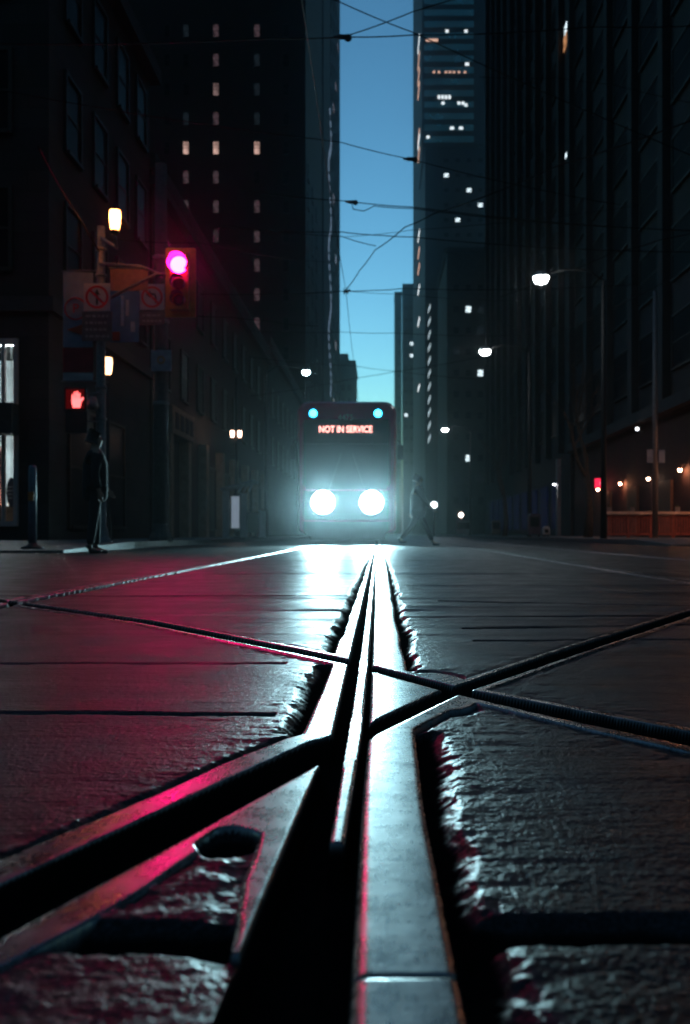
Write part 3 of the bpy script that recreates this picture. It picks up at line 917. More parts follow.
for sx in (-1, 1):
    wp.tube([(TX + sx * .45, TY + .05, 1.45), (TX + sx * .15, TY + .05, 2.35)], .012, 6)
wp.build('wiper', BLACK, wsh)
ms = MB(); ms.prism([(TX + x, z) for x, z in [(-1.1, .62), (1.1, .62), (1.12, .8), (1.1, 1.40), (-1.1, 1.40), (-1.12, .8)]], TY + .03, TY + .123)
ms.build('nose_panel', TGREY, t)
bmp = MB(); bmp.prism([(TX + x, z) for x, z in [(-1.0, .22), (1.0, .22), (1.12, .36), (1.12, .60), (-1.12, .60), (-1.12, .36)]], TY - .06, TY + .122)
bmp.build('bumper', mat('bumper black', (.03, .03, .032), .55), t)
HEAD = emit('tram headlight glow', (.50, .92, 1.0), 30.0)
for sx in (-1, 1):
    hx = TX + .02 + sx * .63
    hh = MB(); hh.lathe([(.33, .0), (.35, -.03), (.34, -.07), (.315, -.08), (.305, -.03)], (hx, TY + .03, 1.09), 24, 'Y')
    ho = hh.build('headlight', mat('chrome bezel', (.5, .5, .52), .2, metal=1), t, True)
    hl = MB(); hl.lathe([(.30, -.045), (.25, -.070), (.14, -.085), (.02, -.09)], (hx, TY + .03, 1.09), 14, 'Y')
    hl.build('lens', HEAD, ho, True)
    sd_ = bpy.data.lights.new('headlight_beam', 'SPOT')
    sd_.energy = 1050.0 * EK * 39.5 * .09; sd_.color = (.50, .90, 1.0); sd_.shadow_soft_size = .30
    sd_.spot_size = R(54); sd_.spot_blend = 1.0
    so_ = bpy.data.objects.new('headlight_beam', sd_); COL.objects.link(so_)
    so_.location = (hx, TY - .10, 1.09); so_.rotation_euler = (R(88.5), 0, R(180)); 
    so_.parent = t; so_.matrix_parent_inverse = Matrix.Translation(-WLOC[t.name])
for sx, xx in ((-1, 313), (1, 378)):
    lx = px(xx, TY)
    mb = MB(); mb.lathe([(.14, 0), (.15, -.03), (.13, -.05), (.112, -.04)], (lx, TY + .12, pz(413, TY)), 20, 'Y')
    mo = mb.build('marker_light', BLACK, t, True)
    ml = MB(); ml.lathe([(.11, -.03), (.08, -.058), (.01, -.064)], (lx, TY + .12, pz(413, TY)), 14, 'Y')
    ml.build('lens', emit('cyan marker glow', (.02, .45, 1.0), 22), mo, True)
sgn = MB(); sgn.box(TX - .70, TX + .78, TY + .07, TY + .084, 2.86, 3.16)
so = sgn.build('destination_sign', BLACK, t)
text('NOT IN SERVICE', 'lettering', .235, (px(345.5, TY), TY + .055, pz(429.3, TY)), emit('led lettering', (1.0, .35, .30), 3.4), so, .004, .006, .80)
text('4475', 'number', .20, (px(345.5, TY), TY + .075, pz(417.2, TY)), mat('fleet number paint', (.75, .72, .7), .5), t, .003, .0)
for sx in (-1, 1):
    mr_ = MB(); mr_.tube([(TX + sx * 1.2, TY + .35, 2.75), (TX + sx * 1.38, TY + .1, 2.7), (TX + sx * 1.4, TY + .05, 2.55)], .018, 6)
    mr_.box(TX + sx * 1.4 - .07, TX + sx * 1.4 + .07, TY + .0, TY + .08, 2.2, 2.58)
    mr_.build('mirror', BLACK, t)
for k in range(8):
    for sx in (-1, 1):
        q = MB(); x = TX + sx * 1.322
        q.box(min(x, x + sx * .02), max(x, x + sx * .02), TY + 2.0 + 3.2 * k, TY + 4.9 + 3.2 * k, 1.35, 2.7); q.build('side_window', TDARK, t)
un = MB()
for k in range(5):
    for sx in (-1, 1):
        un.lathe([(.30, -.06), (.31, 0), (.30, .06)], (TX + sx * .75, TY + 1.8 + 5.8 * k, .31), 20, 'Y')
un = MB()
for k in range(5):
    un.box(TX - 1.0, TX + 1.0, TY + .9 + 5.8 * k, TY + 2.9 + 5.8 * k, .12, .275)
un.build('bogie', BLACK, t)
pg = MB(); pg.box(TX - .6, TX + .6, TY + 8, TY + 10.5, 3.763, 3.81); pg.build('roof_box', TGREY, t)

# ------------------------------------------------------------------ traffic signal, poles, signs
WARM = emit('warm lantern glow', (1.0, .50, .22), 8)
PX_, PY_ = px(101, 18.8), 18.8
t = thing('signal_pole', 'steel corner pole carrying the signal arm and a warm lamp', 'pole', (PX_, PY_, 0))
MB().tube([(PX_, PY_, 0.0), (PX_, PY_, .5), (PX_, PY_, 3), (PX_, PY_, 6.05)], [.12, .10, .085, .07], 14).build('pole_shaft', STEEL_POLE, t, True)
MB().lathe([(.2, .10), (.2, .14), (.15, .22), (.12, .4)], (PX_, PY_, 0), 14).build('base', STEEL_POLE, t)
cl = MB()
for z in (2.4, 3.0, 3.9, 5.1, 5.6): cl.lathe([(.10, 0), (.11, .01), (.11, .05), (.10, .06)], (PX_, PY_, z), 14)
cl.build('clamp', STEEL_POLE, t)
SX, SY, SZ = px(180.5, 18.5), 18.5, pz(283, 18.5)
ar = MB(); ar.tube([(PX_, PY_ - .1, 5.33), (px(140, 18.6), 18.6, pz(266, 18.6)), (SX - .32, SY + .14, pz(274, 18.5))], .025, 8)
ar.tube([(px(112, 18.65), 18.65, pz(297, 18.65)), (px(152, 18.6), 18.6, pz(276, 18.6)), (px(157, 18.6), 18.6, pz(274, 18.6)), (SX - .28, SY + .12, pz(272.5, 18.5))], .03, 8)
ar.tube([(PX_, PY_ - .1, pz(303, 18.7)), (px(112, 18.65), 18.65, pz(297, 18.65))], .03, 8)
ar.build('mast_arm', STEEL_POLE, t, True)
def lantern(parent, x, y, z, s=1.0, glow=WARM):
    MB().lathe([(.05 * s, -.30 * s), (.10 * s, -.27 * s), (.11 * s, -.24 * s)], (x, y, z), 12).build('lamp_base', POLE_DARK, parent, True)
    hd = MB(); hd.lathe([(.14 * s, .22 * s), (.12 * s, .27 * s), (.05 * s, .33 * s), (.015 * s, .42 * s)], (x, y, z), 12)
    ho = hd.build('lamp_head', POLE_DARK, parent, True)
    MB().lathe([(.09 * s, -.235 * s), (.12 * s, -.1 * s), (.135 * s, .1 * s), (.12 * s, .215 * s)], (x, y, z), 12).build('globe', glow, ho, True)
lxx, lzz = px(115, 17.9), pz(220, 17.9)
ml = MB(); ml.tube([(PX_, PY_, 5.85), (lxx - .02, 18.1, 5.45), (lxx, 17.9, lzz - .30)], .03, 8); ml.build('lamp_arm', STEEL_POLE, t, True)
lantern(t, lxx, 17.9, lzz, .78, emit('corner lantern glow', (1.0, .27, .06), 26))

t = thing('traffic_signal', 'yellow backed three lens traffic signal showing red', 'traffic light', (SX, SY, SZ - .65))
bk = MB(); bk.prism([(SX + x, SZ + z) for x, z in [(-.27, -.63), (.27, -.63), (.28, -.61), (.28, .63), (.26, .65), (-.26, .65), (-.28, .63), (-.28, -.61)]], SY, SY + .03)
bk.build('backboard', YELLOW, t)
hs = MB(); hs.box(SX - .17, SX + .17, SY - .16, SY - .003, SZ - .52, SZ + .53); hs.build('housing', YELLOW, t)
for nm, zc, rr, m in (('red', pz(267, SY), .155, emit('red signal glow', (1.0, .0026, .17), 330)), ('amber', pz(286, SY), .11, mat('unlit amber lens', (.12, .05, .01), .25)), ('green', pz(302, SY), .11, mat('unlit green lens', (.01, .05, .04), .25))):
    v = MB()
    n = 20
    vs, fs = [], []
    for k in range(n + 1):          # hood open below
        a = R(-40 + 260 * k / n)
        for r_, y_ in ((rr + .012, SY - .162), (rr + .02, SY - .162 - (.26 if 40 < -40 + 260 * k / n < 140 else .20))):
            vs.append((SX + r_ * math.cos(a), y_, zc + r_ * math.sin(a)))
    for k in range(n): fs.append((2 * k, 2 * k + 1, 2 * k + 3, 2 * k + 2))
    v.add(vs, fs); vo = v.build('visor', BLACK, t)
    MB().lathe([(rr, -.162), (rr * .8, -.18), (rr * .3, -.195), (.01, -.197)], (SX, SY, zc), 16, 'Y').build('lens', m, vo, True)

def no_turn_sign(name, label, x, y, z, s, kind, tab):
    t = thing(name, label, 'sign', (x, y, z - s))
    MB().prism([(x + a, z + b) for a, b in [(-s, -s*1.05), (s, -s*1.05), (s, s*1.05), (-s, s*1.05)]], y, y + .006).build('plate', WHITE, t)
    MB().ring((x, z), s * .70, s * .88, y - .004, y - .001).build('ring', SIGNRED, t)
    a = MB(); k = s
    if kind == 'straight':
        a.prism([(x + p * k, z + q * k) for p, q in [(-.08, -.6), (.08, -.6), (.08, .18), (.26, .14), (0, .6), (-.26, .14), (-.08, .18)]], y - .003, y - .0005)
    else:
        a.prism([(x + p * k, z + q * k) for p, q in [(.22, -.5), (.38, -.5), (.38, .02), (.22, .32), (-.12, .32), (-.12, .52), (-.5, .22), (-.12, -.08), (-.12, .14), (.16, .14), (.22, 0)]], y - .003, y - .0005)
    a.build('arrow', SIGNBLACK, t)
    sl = MB(); c_ = s * .72 * .707; w_ = s * .09 * .707
    sl.prism([(x - c_ - w_, z + c_ - w_), (x + c_ - w_, z - c_ - w_), (x + c_ + w_, z - c_ + w_), (x - c_ + w_, z + c_ + w_)], y - .006, y - .0045); sl.build('slash', SIGNRED, t)
    if tab:
        tx, tz0, tz1, hw = tab
        to = MB().box(x + tx - hw, x + tx + hw, y, y + .006, tz0, tz1).build('tab_plate', mat('dark time tab', (.10, .10, .105), .5), t)
        b = MB(); nrow = 4 if tz1 - tz0 > .4 else 2
        for r_ in range(nrow):
            zz = tz1 - (r_ + .7) * (tz1 - tz0) / (nrow + .4)
            xq = -hw * .75
            while xq < hw * .7:
                wq = random.uniform(.03, .09); b.box(x + tx + xq, x + tx + min(xq + wq, hw * .8), y - .003, y - .0005, zz - .018, zz + .022); xq += wq + .03
        b.build('lettering', mat('grey tab lettering', (.28, .28, .28), .5), to)
    return t
no_turn_sign('no_straight_sign', 'white no straight ahead sign with a dark text tab on the signal pole', px(97, 18.55), 18.55, pz(297, 18.55), .245, 'straight', (0, pz(341, 18.55), pz(311.5, 18.55), .28))
no_turn_sign('no_left_turn_sign', 'white no left turn sign with a dark tab beside the traffic signal', px(152, 21.5), 21.5, pz(297, 21.5), .265, 'left', (.0, pz(325, 21.5), pz(311.5, 21.5), .27))

# banners on the pole
by = 18.9
t = thing('street_banner', 'pale blue and red street banner with a ringed P left of the pole', 'banner', (px(77, by), by, pz(385, by)))
x0, x1 = px(63, by), px(93, by)
def cloth(x0, x1, z0, z1, y, n=6):
    b = MB(); vs, fs = [], []
    for j in range(n + 1):
        for i in range(n + 1):
            u, v = i / n, j / n
            vs.append((x0 + (x1 - x0) * u, y + .012 * math.sin(u * 5 + v * 3), z0 + (z1 - z0) * v))
    for j in range(n):
        for i in range(n):
            a = j * (n + 1) + i; fs.append((a, a + 1, a + n + 2, a + n + 1))
    k = len(vs); vs2 = [(x, yy + .008, z) for x, yy, z in vs]
    b.add(vs, fs); b.add(vs2, [tuple(reversed(f)) for f in fs]); return b
cloth(x0, x1, pz(347, by), pz(272, by), by).build('cloth', BANNERBLUE, t, True)
cloth(x0, x1, pz(372, by), pz(348, by), by).build('red_panel', BANNERRED, t, True)
cloth(x0, x1, pz(380, by), pz(373, by), by).build('white_panel', WHITE, t, True)
cx_, cz_ = px(76, by), pz(309, by)
MB().ring((cx_, cz_), .19, .215, by - .03, by - .02).build('ring', SIGNRED, t)
text('P', 'lettering', .24, (cx_, by - .025, cz_), SIGNRED, t, .003)
MB().prism([(px(67, by), pz(330, by)), (px(90, by), pz(338, by)), (px(90, by), pz(322, by))], by - .03, by - .02).build('triangle', BANNERORANGE, t)
for yq in (271, 381):
    MB().tube([(x0 - .03, by + .01, pz(yq, by)), (PX_ - .1, by - .02, pz(yq, by))], .015, 6).build('bracket', STEEL_POLE, t)
t = thing('street_banner', 'bright blue street banner right of the pole under the signal arm', 'banner', (px(124, 19.3), 19.3, pz(342, 19.3)))
by = 19.3
cloth(px(110, by), px(139, by), pz(342, by), pz(291, by), by).build('cloth', BANNERCYAN, t, True)
cloth(px(110, by), px(148, by), pz(290.5, by), pz(269, by), by).build('brown_panel', mat('brown banner cloth', (.3, .16, .12), .8, noise=.2), t, True)
sk = MB()
for a, b_, c_, d_ in ((126, 316, 129, 300), (131, 332, 135, 322), (121, 326, 124, 296)): sk.box(px(a, by), px(c_, by), by - .02, by - .016, pz(b_, by), pz(d_, by))
sk.build('print', mat('pale banner print', (.4, .55, .7), .8), t)
MB().box(px(112, by), px(120, by), by - .02, by - .016, pz(341, by), pz(332, by)).build('print', BANNERORANGE, t)
rd = MB(); rd.tube([(PX_ + .02, by - .02, pz(268, by)), (px(148, by), by, pz(268, by))], .015, 6); rd.build('bracket', STEEL_POLE, t)

# pedestrian signal
y = 18.55; xh, zh = px(75, y), pz(399, y)
t = thing('pedestrian_signal', 'black pedestrian signal box with a glowing red hand', 'pedestrian signal', (xh, y, zh - .7))
MB().box(xh - .2, xh + .2, y, y + .2, zh - .21, zh + .21).build('housing', BLACK, t)
MB().box(px(76, y) - .2, px(76, y) + .2, y, y + .2, zh - .62, zh - .22).build('countdown_box', BLACK, t)
MB().box(xh - .17, xh + .17, y - .006, y - .002, zh - .18, zh + .18).build('screen', emit('dim red screen', (1.0, .02, .03), .05), t)
hn = MB(); hx, hz, k = px(77, y), pz(399.5, y), .155
hn.prism([(hx + a * k, hz + b * k) for a, b in [(-.45, -1), (.4, -1), (.55, -.3), (.85, .15), (.7, .3), (.42, .02), (.40, .75), (.22, .75), (.2, .1), (.14, .1), (.13, 1.0), (-.06, 1.0), (-.07, .1), (-.13, .1), (-.15, .9), (-.33, .9), (-.34, .05), (-.4, .05), (-.43, .6), (-.6, .6), (-.62, -.4)]], y - .014, y - .008)
hn.build('hand_symbol', emit('red hand glow', (1.0, .10, .10), 4.0), t)
MB().tube([(xh + .2, y + .1, zh + .1), (PX_, PY_ - .08, zh + .14)], .02, 6).build('bracket', STEEL_POLE, t)
MB().tube([(xh + .2, y + .1, zh - .4), (PX_, PY_ - .08, zh - .4)], .02, 6).build('bracket', STEEL_POLE, t)
t = thing('control_box', 'small grey round fitting clamped to the signal pole beside the red hand', 'control box', (px(92, 18.6), 18.6, pz(405, 18.6)))
MB().lathe([(.05, .0), (.10, .02), (.11, .12), (.08, .22), (.03, .26)], (px(92.5, 18.6), 18.6, pz(410, 18.6)), 14).build('box', LAMPHOUSE, t, True)
MB().tube([(px(94, 18.6), 18.62, pz(406, 18.6)), (PX_, PY_ - .06, pz(406, 18.6))], .02, 6).build('bracket', STEEL_POLE, t)

# second pole (round concrete) with sign plate
x2, y2 = px(161, 22), 22
t = thing('concrete_pole', 'thick concrete tram wire pole right of the signal pole', 'pole', (x2, y2, 0))
MB().tube([(x2, y2, .08), (x2, y2, 4), (x2, y2, 8.4)], [.19, .16, .125], 16).build('pole_shaft', CONC_POLE, t, True)
MB().lathe([(.26, .09), (.26, .2), (.21, .3), (.19, .5)], (x2, y2, 0), 16).build('base', CONC_POLE, t)
bnd = MB()
for z in (3.1, 4.9, 5.9, 6.3): bnd.lathe([(.17, 0), (.185, .01), (.185, .07), (.17, .08)], (x2, y2, z), 16)
bnd.build('band', STEEL_POLE, t)
t = thing('stop_plate', 'small square grey plate with a pale orange mark on the concrete pole', 'sign', (px(161, 21.7), 21.7, pz(372, 21.7)))
MB().box(px(151, 21.7), px(171.5, 21.7), 21.70, 21.715, pz(371, 21.7), pz(350, 21.7)).build('plate', mat('grey sign plate', (.36, .34, .38), .5), t)
MB().ring((px(161, 21.7), pz(360, 21.7)), .05, .09, 21.690, 21.697, 20).build('mark', mat('pale orange ink', (.5, .25, .1), .5), t)

# lantern posts on the left pavement
def lantern_post(x, y, z, label, twin=True):
    t = thing('lantern_post', label, 'street lamp', (x, y, .1), 'old style lantern posts on the left pavement')
    MB().tube([(x, y, .1), (x, y, .6), (x, y, .8), (x, y, z + (2.6 if twin else -.35))], [.12, .11, .06, .045], 12).build('post', POLE_DARK, t, True)
    if twin:
        b = MB(); b.tube([(x - .17, y, z - .2), (x, y, z - .32), (x + .17, y, z - .2)], .022, 6); b.build('crossarm', POLE_DARK, t, True)
        for sx in (-1, 1): lantern(t, x + sx * .17, y, z, .66, emit('twin lantern glow', (1.0, .55, .38), 14))
    else:
        lantern(t, x, y, z, .85, WARM)
    return t
lantern_post(px(107.3, 22.5), 22.5, pz(366, 22.5), 'single warm glowing lantern post just right of the signal pole', False)
lantern_post(px(236, 46), 46, pz(434, 46), 'slim twin lantern post beside the bus shelter')

def wall_lantern(x, y, z, label, s, glow, grp):
    t = thing('wall_lamp', label, 'wall lamp', (x, y, z), grp)
    return t
t = thing('wall_lantern', 'tiny warm lantern behind the signal pole near head height', 'wall lamp', (-7.8, 29, pz(433, 29)))
z = pz(434, 29); xw = px(106.5, 29)
t.location.x = xw; WLOC[t.name] = Vector((xw, 29, pz(433, 29)))
MB().tube([(LX, 29, z - .1), (xw, 29, z - .3), (xw, 29, z - .22)], .02, 6).build('bracket', POLE_DARK, t)
lantern(t, xw, 29, z, .6, WARM)

# street lamps (cobra heads)
def street_lamp(x, y, z, side, label, glow, s=1.0):
    t = thing('street_lamp', label, 'street lamp', (x + side * 2.0, y, .1), 'tall white street lamps along the road')
    xp = x + side * 2.0
    MB().tube([(xp, y, .1), (xp, y, 3), (xp, y, z - .1)], [.11, .09, .06], 10).build('post', POLE_DARK, t, True)
    MB().tube([(xp, y, z - .12), (xp - side * .5, y, z + .22), (xp - side * 1.2, y, z + .25), (x + side * .25, y, z + .12)], .035, 8).build('lamp_arm', POLE_DARK, t, True)
    hd = MB(); hd.lathe([(.06, .17), (.16, .15), (.24 * s, .08), (.26 * s, .0)], (x, y, z), 16); ho = hd.build('lamp_head', LAMPHOUSE, t, True)
    MB().lathe([(.25 * s, .0), (.24 * s, -.08), (.18 * s, -.18), (.06 * s, -.22)], (x, y, z), 12).build('globe', glow, ho, True)
    return t
WHITEGLOW = emit('white street lamp glow', (.93, .97, 1.0), 45)
street_lamp(px(541, 32), 32, pz(277, 32), 1, 'nearest tall street lamp on the right, brightest white globe', WHITEGLOW)
street_lamp(px(485, 45), 45, pz(350.5, 45), 1, 'second tall street lamp on the right, lower white globe', WHITEGLOW)
street_lamp(px(445, 79), 79, pz(429, 79), 1, 'third tall street lamp on the right, small white globe', WHITEGLOW)
street_lamp(px(306, 50), 50, pz(371, 50), -1, 'blue white street lamp up left of the tram roof', emit('blue white lamp glow', (.6, .9, 1.0), 30), .8)
t = thing('globe_lamp', 'low white globe lamp on a short post just right of the tram', 'street lamp', (px(434, 70), 70, .1))
MB().tube([(px(434, 70), 70, .1), (px(434, 70), 70, pz(508, 70))], .05, 8).build('post', POLE_DARK, t, True)
MB().lathe([(.05, -.22), (.19, -.12), (.23, 0), (.19, .14), (.05, .22)], (px(434, 70), 70, pz(505, 70)), 14).build('globe', emit('globe lamp glow', (.8, .97, 1), 8), t, True)
t = thing('globe_lamp', 'small peach globe lamp low on the right pavement', 'street lamp', (px(461, 85), 85, .1))
MB().tube([(px(461, 85), 85, .1), (px(461, 85), 85, pz(517, 85))], .05, 8).build('post', POLE_DARK, t, True)
MB().lathe([(.05, -.2), (.17, -.1), (.20, 0), (.17, .12), (.05, .2)], (px(461, 85), 85, pz(515, 85)), 14).build('globe', emit('peach lamp glow', (1, .7, .6), 12), t, True)

# ------------------------------------------------------------------ restaurant front on the right
def wall_lamp(y, zc, label, m, s=1.0):
    x = RX + .15
    t = thing('wall_lamp', label, 'wall lamp', (x, y, zc), 'small lamps on the restaurant wall')
    MB().tube([(x, y, zc + .16), (x - .14, y, zc + .2), (x - .22, y, zc + .12)], .015, 6).build('bracket', BLACK, t)
    sh = MB(); sh.lathe([(.03, .12), (.07, .08), (.10, .0)], (x - .22, y, zc), 12); so = sh.build('lamp_shade', BLACK, t, True)
    MB().lathe([(.02, .02), (.07, -.01), (.06, -.07), (.02, -.1)], (x - .22, y, zc), 10).build('bulb', m, so, True)
SC = emit('amber bulb glow', (1.0, .40, .20), 130)
for xx, zz, lb in ((680, 469, 'amber wall lamp nearest the right edge of the street'), (620, 483, 'amber wall lamp over the brick between sign and doorway'), (598, 489, 'amber wall lamp directly under the red sign')):
    y = (RX - .07) * FPX / (xx - 378); wall_lamp(y, pz(zz, y), lb, SC)
for yy_, lb in ((35.2, 'wall lamp added out of view beside the patio fence to light its front'), (31.0, 'wall lamp added out of view at the corner end to light the patio fence')):
    wall_lamp(yy_, 2.8, lb, emit('added fence light bulb', (1.0, .38, .2), 420))  # unseen, stronger lamps added to light the front of the patio fence
y = RX * FPX / (650 - 378); wall_lamp(y, pz(478, y), 'dim wall lamp over the lit doorway', emit('dim amber bulb', (1, .6, .4), 60))
y = 11.7 * FPX / (600 - 378)
t = thing('red_sign', 'small glowing red box sign above the restaurant wall', 'sign', (11.6, y, pz(492, y)))
MB().box(px(595.5, y), px(604.5, y), y, y + .18, pz(488, y), pz(478.5, y)).build('box', emit('red sign glow', (1.0, .02, .07), 1.6), t)
mk = MB(); mk.box(px(600, y), px(603.5, y), y - .012, y - .004, pz(484.6, y), pz(482, y)); mk.build('mark', emit('pink sign mark', (1, .45, .6), 1.5), t)
MB().tube([(px(604.5, y), y + .09, pz(480, y)), (RX + .14, y + .09, pz(480, y))], .03, 6).build('bracket', BLACK, t)
# pilaster with its own lamp
y = 62.2
t = thing('downlight', 'cold lamp washing a pale pilaster left of the red sign', 'wall lamp', (RX, y, pz(484, 63.5)))
ya = 63.7
MB().box(RX - .62, RX - .405, ya - .3, ya + .3, .15, 5.0).build('pilaster', mat('pale pilaster stone', (.4, .38, .38), .7), t)
MB().lathe([(.03, .16), (.10, .12), (.11, .0)], (RX - .8, ya - .1, pz(484, 63.5)), 10).build('lamp_shade', BLACK, t)
MB().lathe([(.09, .01), (.07, -.04), (.02, -.06)], (RX - .8, ya - .1, pz(484, 63.5)), 10).build('bulb', emit('cold downlight glow', (.9, .93, 1), 30), t)
# patio fence
FY = 37.5
FX0 = px(604, FY)
t = thing('patio_fence', 'low wooden patio fence with a pale ledge and slatted reddish panels', 'fence', (FX0 + 1.7, FY, .12))
ledge = mat('pale timber ledge', (.7, .55, .45), .6, noise=.2, scale=6)
pan = mat('reddish fence timber', (.38, .10, .07), .6, noise=.3, scale=8)
pts_x = [FX0 + .05, FX0 + .90, FX0 + 1.75, FX0 + 2.60, FX0 + 3.42]
MB().box(FX0 - .1, FX0 + 3.5, FY - .16, FY + .16, 1.0, 1.10).build('ledge', ledge, t)
for xx in pts_x: MB().box(xx - .05, xx + .05, FY - .05, FY + .05, .12, .998).build('post', pan, t)
for a, b_ in zip(pts_x[:-1], pts_x[1:]):
    p_ = MB(); p_.box(a + .055, b_ - .055, FY - .02, FY + .02, .88, .95); p_.box(a + .055, b_ - .055, FY - .02, FY + .02, .22, .29)
    q = a + .10
    while q < b_ - .12:
        p_.box(q, q + .05, FY - .018, FY + .018, .292, .878); q += .10
    p_.build('panel', pan, t)
for k, xx in enumerate((FX0 + .2, FX0 + 1.05, FX0 + 1.9, FX0 + 2.75)):
    t = thing('planter', ['small square planter on the free end of the fence ledge', 'square planter second from the free end of the fence ledge', 'square planter third from the free end of the fence ledge', 'square planter on the fence ledge nearest the brick wall'][k], 'planter', (xx, FY, 1.10), 'planters on the patio fence')
    MB().prism([(xx - .07, 1.103), (xx + .07, 1.103), (xx + .09, 1.27), (xx - .09, 1.27)], FY - .09, FY + .09).build('pot', mat('grey planter pot', (.2, .18, .18), .7), t)
    sh = MB()
    for j in range(26):
        a = random.uniform(0, 6.28); r = random.uniform(.01, .07); zt = random.uniform(.03, .10)
        bx_, by_ = xx + r * math.cos(a), FY + r * math.sin(a)
        sh.add([(bx_ - .012, by_, 1.265), (bx_ + .012, by_, 1.265), (bx_ + .02 * math.cos(a), by_ + .02 * math.sin(a), 1.27 + zt)], [(0, 1, 2)])
    sh.build('foliage', mat('dark evergreen leaves', (.03, .06, .03), .6), t)
# newspaper boxes and bins on the right pavement
def street_box(x, y, w, d, h, m, name, label, cat):
    t = thing(name, label, cat, (x, y, .12))
    b = MB(); b.prism([(x - w/2, .25), (x + w/2, .25), (x + w/2, h - .1), (x + w/2 - .08, h), (x - w/2 + .08, h), (x - w/2, h - .1)], y - d/2, y + d/2); b.build('cabinet', m, t)
    MB().box(x - w/2 + .06, x + w/2 - .06, y - d/2 - .012, y - d/2 - .003, h * .5, h - .14).build('window', GLASS, t)
    for sx in (-1, 1): MB().box(x + sx * (w/2 - .06) - .03, x + sx * (w/2 - .06) + .03, y - d/2 + .02, y + d/2 - .02, .12, .248).build('leg', BLACK, t)
street_box(px(534, 44), 44, .52, .45, 1.15, mat('dark purple box paint', (.09, .06, .1), .4), 'newspaper_box', 'dark newspaper box with arched top on the right kerb', 'newspaper box')
street_box(px(546, 46), 46, .30, .35, .62, mat('white box paint', (.6, .6, .62), .5), 'utility_box', 'short white box beside the dark newspaper box', 'box')
street_box(px(463, 80), 80, 1.1, .6, 1.3, mat('grey cabinet paint', (.22, .22, .23), .5), 'utility_cabinet', 'wide grey cabinet under the peach globe lamp', 'cabinet')
street_box(px(496, 70), 70, .6, .5, 1.2, mat('brown bin paint', (.14, .1, .08), .5), 'litter_bin', 'brown litter bin between grey cabinet and newspaper box', 'bin')
# pole on the right with small sign pair
xr_, yr_ = px(655, 36), 36
t = thing('utility_pole', 'slim dark pole with two small plates at the patio fence', 'pole', (xr_, yr_, .12))
MB().tube([(xr_, yr_, .12), (xr_, yr_, 9)], [.11, .07], 12).build('pole_shaft', STEEL_POLE, t, True)
MB().box(xr_ - .32, xr_ - .1, yr_ - .12, yr_ - .105, pz(463, 36), pz(450, 36)).build('plate', BANNERBLUE, t)
MB().box(xr_ + .1, xr_ + .32, yr_ - .12, yr_ - .105, pz(463, 36), pz(450, 36)).build('plate', BANNERBLUE, t)
MB().tube([(xr_ - .32, yr_ - .1, pz(456, 36)), (xr_ + .32, yr_ - .1, pz(456, 36))], .015, 6).build('bracket', STEEL_POLE, t)
t = thing('security_lamp', 'tiny cold lamp on the dark wall left of the slim pole', 'wall lamp', (RX - .5, RX * FPX / (638.5 - 378), pz(431, 45)))
ys_ = (RX - .5) * FPX / (638.5 - 378)
MB().box(RX - .5, RX - .36, ys_ - .1, ys_ + .1, pz(431, ys_), pz(430, ys_) + .12).build('housing', BLACK, t)
MB().lathe([(.02, .07), (.07, .03), (.07, -.03), (.02, -.07)], (RX - .56, ys_, pz(429, ys_)), 10).build('bulb', emit('cold bulb glow', (.9, .95, 1), 6), t)

# ------------------------------------------------------------------ bus shelter, left
y = 40.0
xs0, xs1 = px(222, y), px(263, y)
t = thing('bus_shelter', 'glass bus shelter with pale posts and a tilted roof left of the tram', 'bus shelter', ((xs0 + xs1) / 2, y, .12))
PALE = mat('pale shelter post', (.6, .63, .65), .4, noise=.1)
for xx, yy, z1 in ((px(226, y), y, 2.0), (px(243.5, y), y + .1, 1.9), (px(262, y), y + .1, 1.2)):
    MB().box(xx - .12, xx + .12, yy - .06, yy + .06, .12, z1).build('post', PALE, t)
rf = MB(); rf.prism([(px(221, y), 2.02), (px(254, y), 2.35), (px(254, y), 2.42), (px(221, y), 2.09)], y - .3, y + 1.5); rf.build('roof', mat('shelter roof metal', (.2, .22, .24), .35, metal=.6), t)
tr = MB()
for k in range(3): tr.tube([(px(240 + 5 * k, y), y - .28, 1.95), (px(246 + 4 * k, y), y - .28, 2.32)], .02, 6)
tr.build('strut', PALE, t)
MB().box(px(239, y) + .13, px(261, y), y + .05, y + .5, .3, 1.15).build('bench', mat('dark bench timber', (.07, .05, .04), .6), t)
for k in range(2): MB().box(px(244, y) + .4 * k, px(244, y) + .08 + .4 * k, y + .1, y + .4, .12, .298).build('leg', BLACK, t)
MB().box(px(226, y) + .125, px(239, y), y + 1.2, y + 1.22, .4, 1.9).build('glass_panel', GLASS, t)
MB().box(px(228, y), px(236, y), y + .9, y + .95, .5, 1.8).build('lit_panel', emit('shelter advert glow', (.6, .75, .95), .25), t)

# slim post at the left kerb
xk, yk = px(32.5, 15.4), 15.4
t = thing('kerb_post', 'short blue grey post with an orange label by the lit shop', 'post', (xk, yk, .03))
MB().tube([(xk, yk, .04), (xk, yk, 1.29), (xk, yk, 1.33)], [.062, .062, .04], 14).build('shaft', mat('blue grey post paint', (.14, .17, .22), .45, noise=.2), t, True)
MB().lathe([(.17, .035), (.17, .07), (.09, .1), (.065, .14)], (xk, yk, 0), 16).build('base', BLACK, t, True)
MB().box(xk - .045, xk + .045, yk - .072, yk - .064, .78, .92).build('label_plate', mat('orange sticker', (.5, .16, .04), .5), t)

